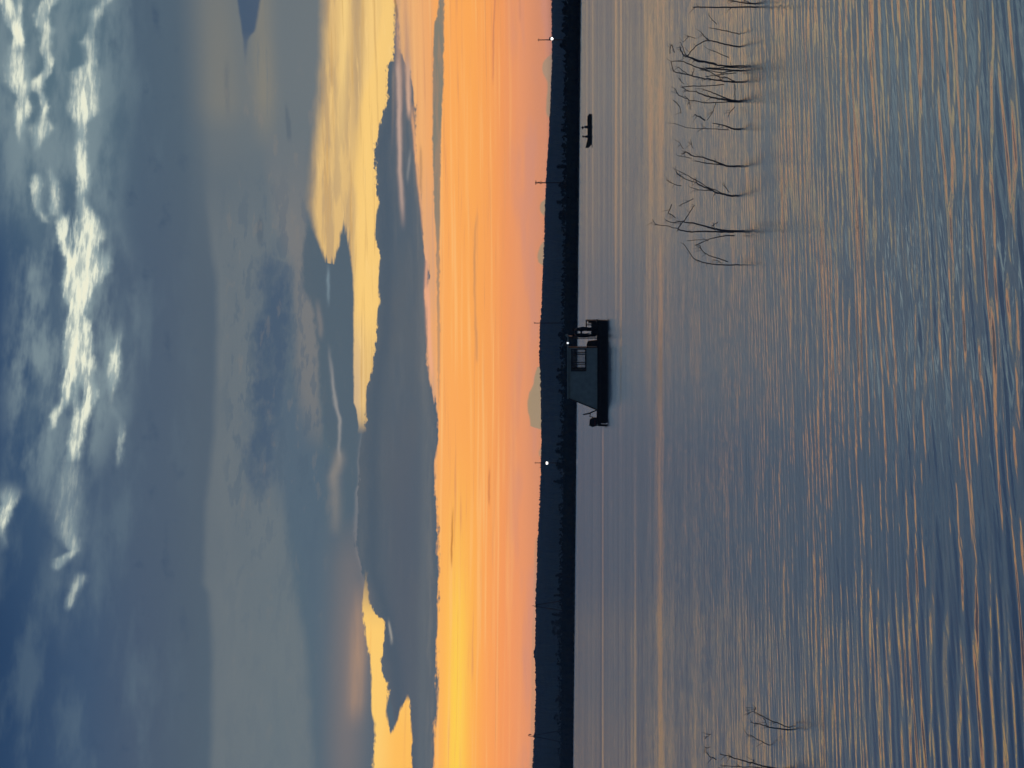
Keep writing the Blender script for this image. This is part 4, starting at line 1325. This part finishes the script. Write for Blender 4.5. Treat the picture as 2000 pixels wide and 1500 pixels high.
person('person', sm_w @ Vector((X2(267.5) - .04, 0, .12)), math.radians(5), 'bareheaded person in dark clothes seated toward the left end of the rowing boat', sitting(.05, .3, 0), scale=1.0, bulk=1.35)
# ------------------------------------------------------------------ drowned shrubs standing in the shallows
def shrub(base, label, stems, o=(1280, 0), s=5.36, thick=1.0):
    """stems: outlines of the twigs as seen, each followed out at the shrub's own distance with some depth."""
    bx, by = o[0] + base[0] / s, o[1] + base[1] / s
    b = on_water(bx, by)
    root = tag(empty('bare_shrub', b), label, 'shrub', 'bare drowned shrubs in the shallows')
    for pts, w0, w1 in stems:
        n = len(pts)
        lean = rng.uniform(-.25, .25)
        P, R_ = [], []
        for i, (u, v) in enumerate(pts):
            up_ = (base[0] - u) / s
            dd = b.y + lean * up_ / 130.0 + rng.uniform(-.012, .012)
            q = at(o[0] + u / s, o[1] + v / s, dd) - b
            if i == 0 and abs(base[0] - u) < 40 and abs(base[1] - v) < 60:
                q.z = -.06
            P.append(q)
            f = i / max(n - 1, 1)
            R_.append(max(.0032, (w0 + (w1 - w0) * f) * thick * b.y / F * .5 * 0.78))
        # a smoother, slightly crooked line
        Q, RR = [], []
        for i in range(n - 1):
            p0, p1, p2, p3 = P[max(i - 1, 0)], P[i], P[i + 1], P[min(i + 2, n - 1)]
            for k_ in range(4):
                t_ = k_ / 4
                q = 0.5 * ((2 * p1) + (p2 - p0) * t_ + (2 * p0 - 5 * p1 + 4 * p2 - p3) * t_ ** 2 + (3 * p1 - p0 - 3 * p2 + p3) * t_ ** 3)
                Q.append(q + Vector((rng.gauss(0, .003), rng.gauss(0, .004), rng.gauss(0, .003))))
                RR.append(R_[i] + (R_[i + 1] - R_[i]) * t_)
        Q.append(P[-1])
        RR.append(R_[-1])
        mb = MB().tube(Q, RR, 6)
        # side twigs
        for _ in range(n):
            i = rng.randrange(len(Q) // 3, len(Q))
            d_ = Vector((rng.uniform(-1, 1), rng.uniform(-.6, .6), rng.uniform(.1, 1.0))).normalized() * rng.uniform(.04, .15)
            mb.tube([Q[i], Q[i] + d_ * .55 + Vector((0, 0, .008)), Q[i] + d_], [RR[i] * .6, .0026, .0016], 5)
        mb.build('stem', M['twig'], root)
    return root


shrub((1045, 75), 'single upright bare stem with a side branch, nearest the right end of the group', [
    ([(1045, 75), (900, 75), (700, 76), (540, 74), (390, 76)], 4.2, 2.6), ([(1040, 40), (960, 34), (900, 25), (800, 5), (700, -25)], 4, 2), ([(1042, 60), (940, 10), (860, -40)], 2.5, 1.5)])
shrub((878, 370), 'thin leaning twig in the water next to the single upright stem', [
    ([(878, 370), (770, 330), (650, 305), (560, 290)], 2.8, 1.4), ([(640, 250), (600, 210), (560, 165)], 2.2, 1.2)], thick=.9)
shrub((878, 497), 'bare shrub whose bowed branch hangs over in a small arch', [
    ([(878, 497), (790, 475), (700, 455), (600, 430), (560, 420), (510, 375), (480, 335)], 4.2, 1.6),
    ([(560, 425), (500, 440), (440, 470), (390, 520), (360, 550), (340, 590)], 2.6, 2.0),
    ([(770, 600), (700, 575), (650, 550), (560, 520)], 2.2, 1.2), ([(420, 400), (360, 385), (330, 400), (290, 440)], 1.6, 1.2)])
shrub((895, 743), 'densest bare shrub of crossing stems, middle of the tangled trio', [
    ([(895, 745), (800, 735), (700, 725), (580, 720), (470, 715), (350, 670), (270, 640), (160, 640)], 4.6, 1.8),
    ([(890, 692), (800, 692), (720, 690), (640, 678)], 4.2, 3.4), ([(640, 678), (560, 655), (470, 640), (380, 605), (300, 580), (265, 510), (258, 480)], 6, 1.6),
    ([(870, 742), (780, 745), (700, 760), (560, 740), (470, 728)], 3, 1.4), ([(340, 588), (310, 560), (290, 500), (265, 440)], 2, 1.4),
    ([(150, 560), (158, 500), (170, 470), (200, 550)], 2.2, 1.6), ([(890, 715), (760, 705), (640, 712), (520, 708)], 3.2, 1.8), ([(370, 605), (430, 640), (500, 655)], 2.2, 2.2)])
shrub((893, 862), 'bare shrub with one long kinked stem, left of the densest tangle', [
    ([(893, 862), (800, 858), (700, 845), (600, 832), (500, 820), (370, 790), (250, 765), (190, 740), (170, 650)], 4.6, 1.8),
    ([(850, 858), (790, 835), (740, 810), (660, 800), (560, 750), (480, 735)], 3.0, 1.6), ([(850, 762), (780, 768), (700, 780), (600, 790), (520, 800)], 2.4, 1.4),
    ([(720, 800), (690, 830), (660, 790)], 2.0, 1.4), ([(385, 800), (395, 760), (410, 710)], 1.8, 1.2), ([(360, 790), (330, 770), (260, 720), (240, 700)], 2, 1.4)])
shrub((875, 1066), 'bare shrub with several stems fanning from one thick foot', [
    ([(875, 1066), (790, 1056), (700, 1040), (560, 1010), (480, 985), (420, 960), (310, 955)], 5.6, 1.5), ([(880, 1060), (800, 1050), (650, 990), (560, 955), (480, 930)], 4.0, 1.5),
    ([(720, 885), (620, 892), (520, 900), (400, 900), (280, 915)], 2.4, 2.0), ([(280, 915), (330, 945), (360, 960)], 2, 1.4), ([(860, 1068), (700, 1070), (540, 1078), (430, 1058), (350, 1045), (310, 1000)], 2.8, 1.4),
    ([(350, 1040), (300, 1020), (250, 1000), (225, 970), (210, 930)], 2.2, 1.6), ([(835, 880), (832, 960), (836, 1050)], 2.0, 1.8), ([(300, 880), (270, 850), (255, 825)], 1.6, 1.2)])
shrub((878, 1346), 'bare shrub with a short hooked foot and broken upper twig', [
    ([(878, 1340), (855, 1352), (800, 1345), (750, 1325), (700, 1310), (600, 1290)], 5.4, 2.0), ([(770, 1358), (650, 1352), (560, 1345), (450, 1345), (330, 1335), (190, 1290)], 2.0, 1.2),
    ([(520, 1260), (470, 1225), (410, 1198)], 4.0, 2.2), ([(640, 1070), (620, 1120), (600, 1170), (540, 1260)], 1.6, 1.4), ([(830, 1120), (790, 1165), (760, 1220)], 1.8, 1.4),
    ([(190, 1050), (250, 1110), (268, 1190)], 2, 1.4), ([(360, 1150), (362, 1090), (350, 1050)], 1.6, 1.4)])
G_ = (1280, 260)
shrub((868, 346), 'slender bare shrub forking near its foot, rightmost of the two slim ones', [
    ([(868, 346), (800, 346), (740, 340), (600, 290), (500, 255), (390, 240), (330, 200)], 5.4, 1.6), ([(760, 346), (680, 330), (590, 320), (500, 310), (430, 290)], 3.4, 1.8),
    ([(390, 240), (330, 195), (300, 205), (270, 215)], 1.8, 1.4), ([(380, 262), (310, 250), (230, 235)], 1.6, 1.2), ([(290, 165), (265, 120), (240, 80)], 1.6, 1.0), ([(392, 165), (380, 110), (365, 60)], 1.6, 1.0)], G_)
shrub((848, 657), 'slender bare shrub with a spiked bend halfway, leftmost of the two slim ones', [
    ([(848, 657), (780, 655), (700, 635), (640, 625), (600, 600), (530, 572), (470, 545), (430, 515), (422, 465)], 5.4, 2.0), ([(700, 630), (660, 610), (520, 550), (460, 510), (400, 480), (320, 430), (250, 400)], 2.4, 1.6),
    ([(600, 603), (520, 600), (450, 590), (370, 570)], 2.2, 1.2), ([(770, 620), (750, 590), (730, 560)], 2.0, 1.6), ([(270, 550), (230, 545), (170, 520), (110, 490)], 2, 1.4), ([(430, 515), (360, 500), (300, 470), (220, 415)], 2, 1.6), ([(270, 460), (240, 430), (215, 400)], 1.8, 1.4)], G_)
shrub((890, 1028), 'thickest bare shrub with a bent loop at its top and a low arch beside it', [
    ([(890, 1028), (800, 1026), (700, 1018), (640, 1008), (560, 985), (430, 950), (330, 935), (280, 925), (170, 935), (110, 910)], 6.4, 1.6),
    ([(820, 1036), (700, 1034), (600, 1030), (450, 1030), (320, 1030), (240, 1000), (265, 960), (300, 920), (360, 830), (410, 755)], 4.4, 1.6),
    ([(240, 1000), (180, 988), (120, 972), (40, 965), (0, 950), (-30, 900)], 2.0, 1.2), ([(830, 1075), (760, 1072), (700, 1080), (620, 1095), (550, 1115), (480, 1145), (430, 1172)], 3.0, 1.8),
    ([(170, 745), (155, 790), (140, 835), (180, 862), (215, 890)], 2.4, 2.0), ([(250, 765), (280, 740), (340, 715), (400, 690)], 1.6, 1.4), ([(590, 975), (630, 945), (655, 930)], 2.0, 1.4), ([(330, 1130), (420, 1120), (540, 1112)], 1.4, 1.4)], G_)
shrub((860, 1372), 'leftmost shrub of the row, thin stems bowed over in wide arches', [
    ([(860, 1372), (760, 1382), (640, 1375), (560, 1365), (490, 1350), (440, 1330), (400, 1310), (360, 1250), (320, 1195), (290, 1150)], 3.4, 1.6),
    ([(760, 1350), (690, 1322), (600, 1295), (540, 1268), (500, 1240), (478, 1205), (470, 1180), (430, 1165)], 2.8, 1.6), ([(700, 1365), (660, 1340), (600, 1325)], 2.0, 1.4)], G_, thick=.95)
K_ = (1360, 1340)
shrub((1650, 775), 'small forked twig nearest the left end, set apart from the row', [
    ([(1650, 775), (1530, 768), (1400, 750), (1300, 730), (1200, 700), (1100, 670), (960, 645)], 4.2, 1.8), ([(1640, 750), (1560, 710), (1430, 650), (1300, 600), (1150, 520), (1020, 455)], 3.0, 1.8),
    ([(1240, 710), (1235, 640), (1215, 540)], 1.8, 1.2), ([(1020, 455), (1050, 400), (1045, 370)], 2.2, 1.4), ([(1010, 445), (960, 470), (900, 520)], 1.6, 1.0)], K_, 9.09)
shrub((1310, 1060), 'single slanting twig below the small forked one at the left', [
    ([(1310, 1060), (1250, 1030), (1180, 985), (1100, 950), (1000, 890), (900, 855)], 2.4, 1.4)], K_, 9.09)
shrub((1500, 1490), 'long leaning bare branches cut off by the left edge of the view', [
    ([(1500, 1490), (1250, 1435), (1100, 1395), (1000, 1365), (900, 1345), (800, 1310), (650, 1270), (560, 1230), (420, 1215)], 4.6, 2.0), ([(1400, 1470), (1000, 1440), (700, 1430), (420, 1400)], 3.0, 1.6),
    ([(350, 1300), (290, 1270), (230, 1240), (190, 1180)], 2.6, 1.8), ([(250, 1080), (200, 1100), (160, 1090)], 1.6, 1.2), ([(150, 935), (200, 890), (260, 850)], 2.0, 1.2), ([(1050, 1390), (1030, 1340), (1020, 1300)], 1.8, 1.2)], K_, 9.09)
# ------------------------------------------------------------------ dusk air between here and the ridge
hz = bpy.data.materials.new('dusk_air')
hz.use_nodes = True
ht = hz.node_tree
ht.nodes.clear()
ho = ht.nodes.new('ShaderNodeOutputMaterial')
hv = ht.nodes.new('ShaderNodeVolumePrincipled')
hv.inputs['Color'].default_value = (0.42, 0.68, 1.0, 1)
hv.inputs['Density'].default_value = HAZE
hv.inputs['Anisotropy'].default_value = 0.0
ht.links.new(hv.outputs[0], ho.inputs['Volume'])
tag(MB().box(-5800, 5800, -120, 4200, -2.0, 44.0).build('haze', hz), kind='stuff')
SC.cycles.volume_bounces = 0
SC.cycles.max_bounces = 6
SC.cycles.diffuse_bounces = 2
SC.cycles.glossy_bounces = 3
SC.cycles.transparent_max_bounces = 8
SC.cycles.sample_clamp_indirect = 4.0
SC.cycles.caustics_reflective = False
SC.cycles.caustics_refractive = False
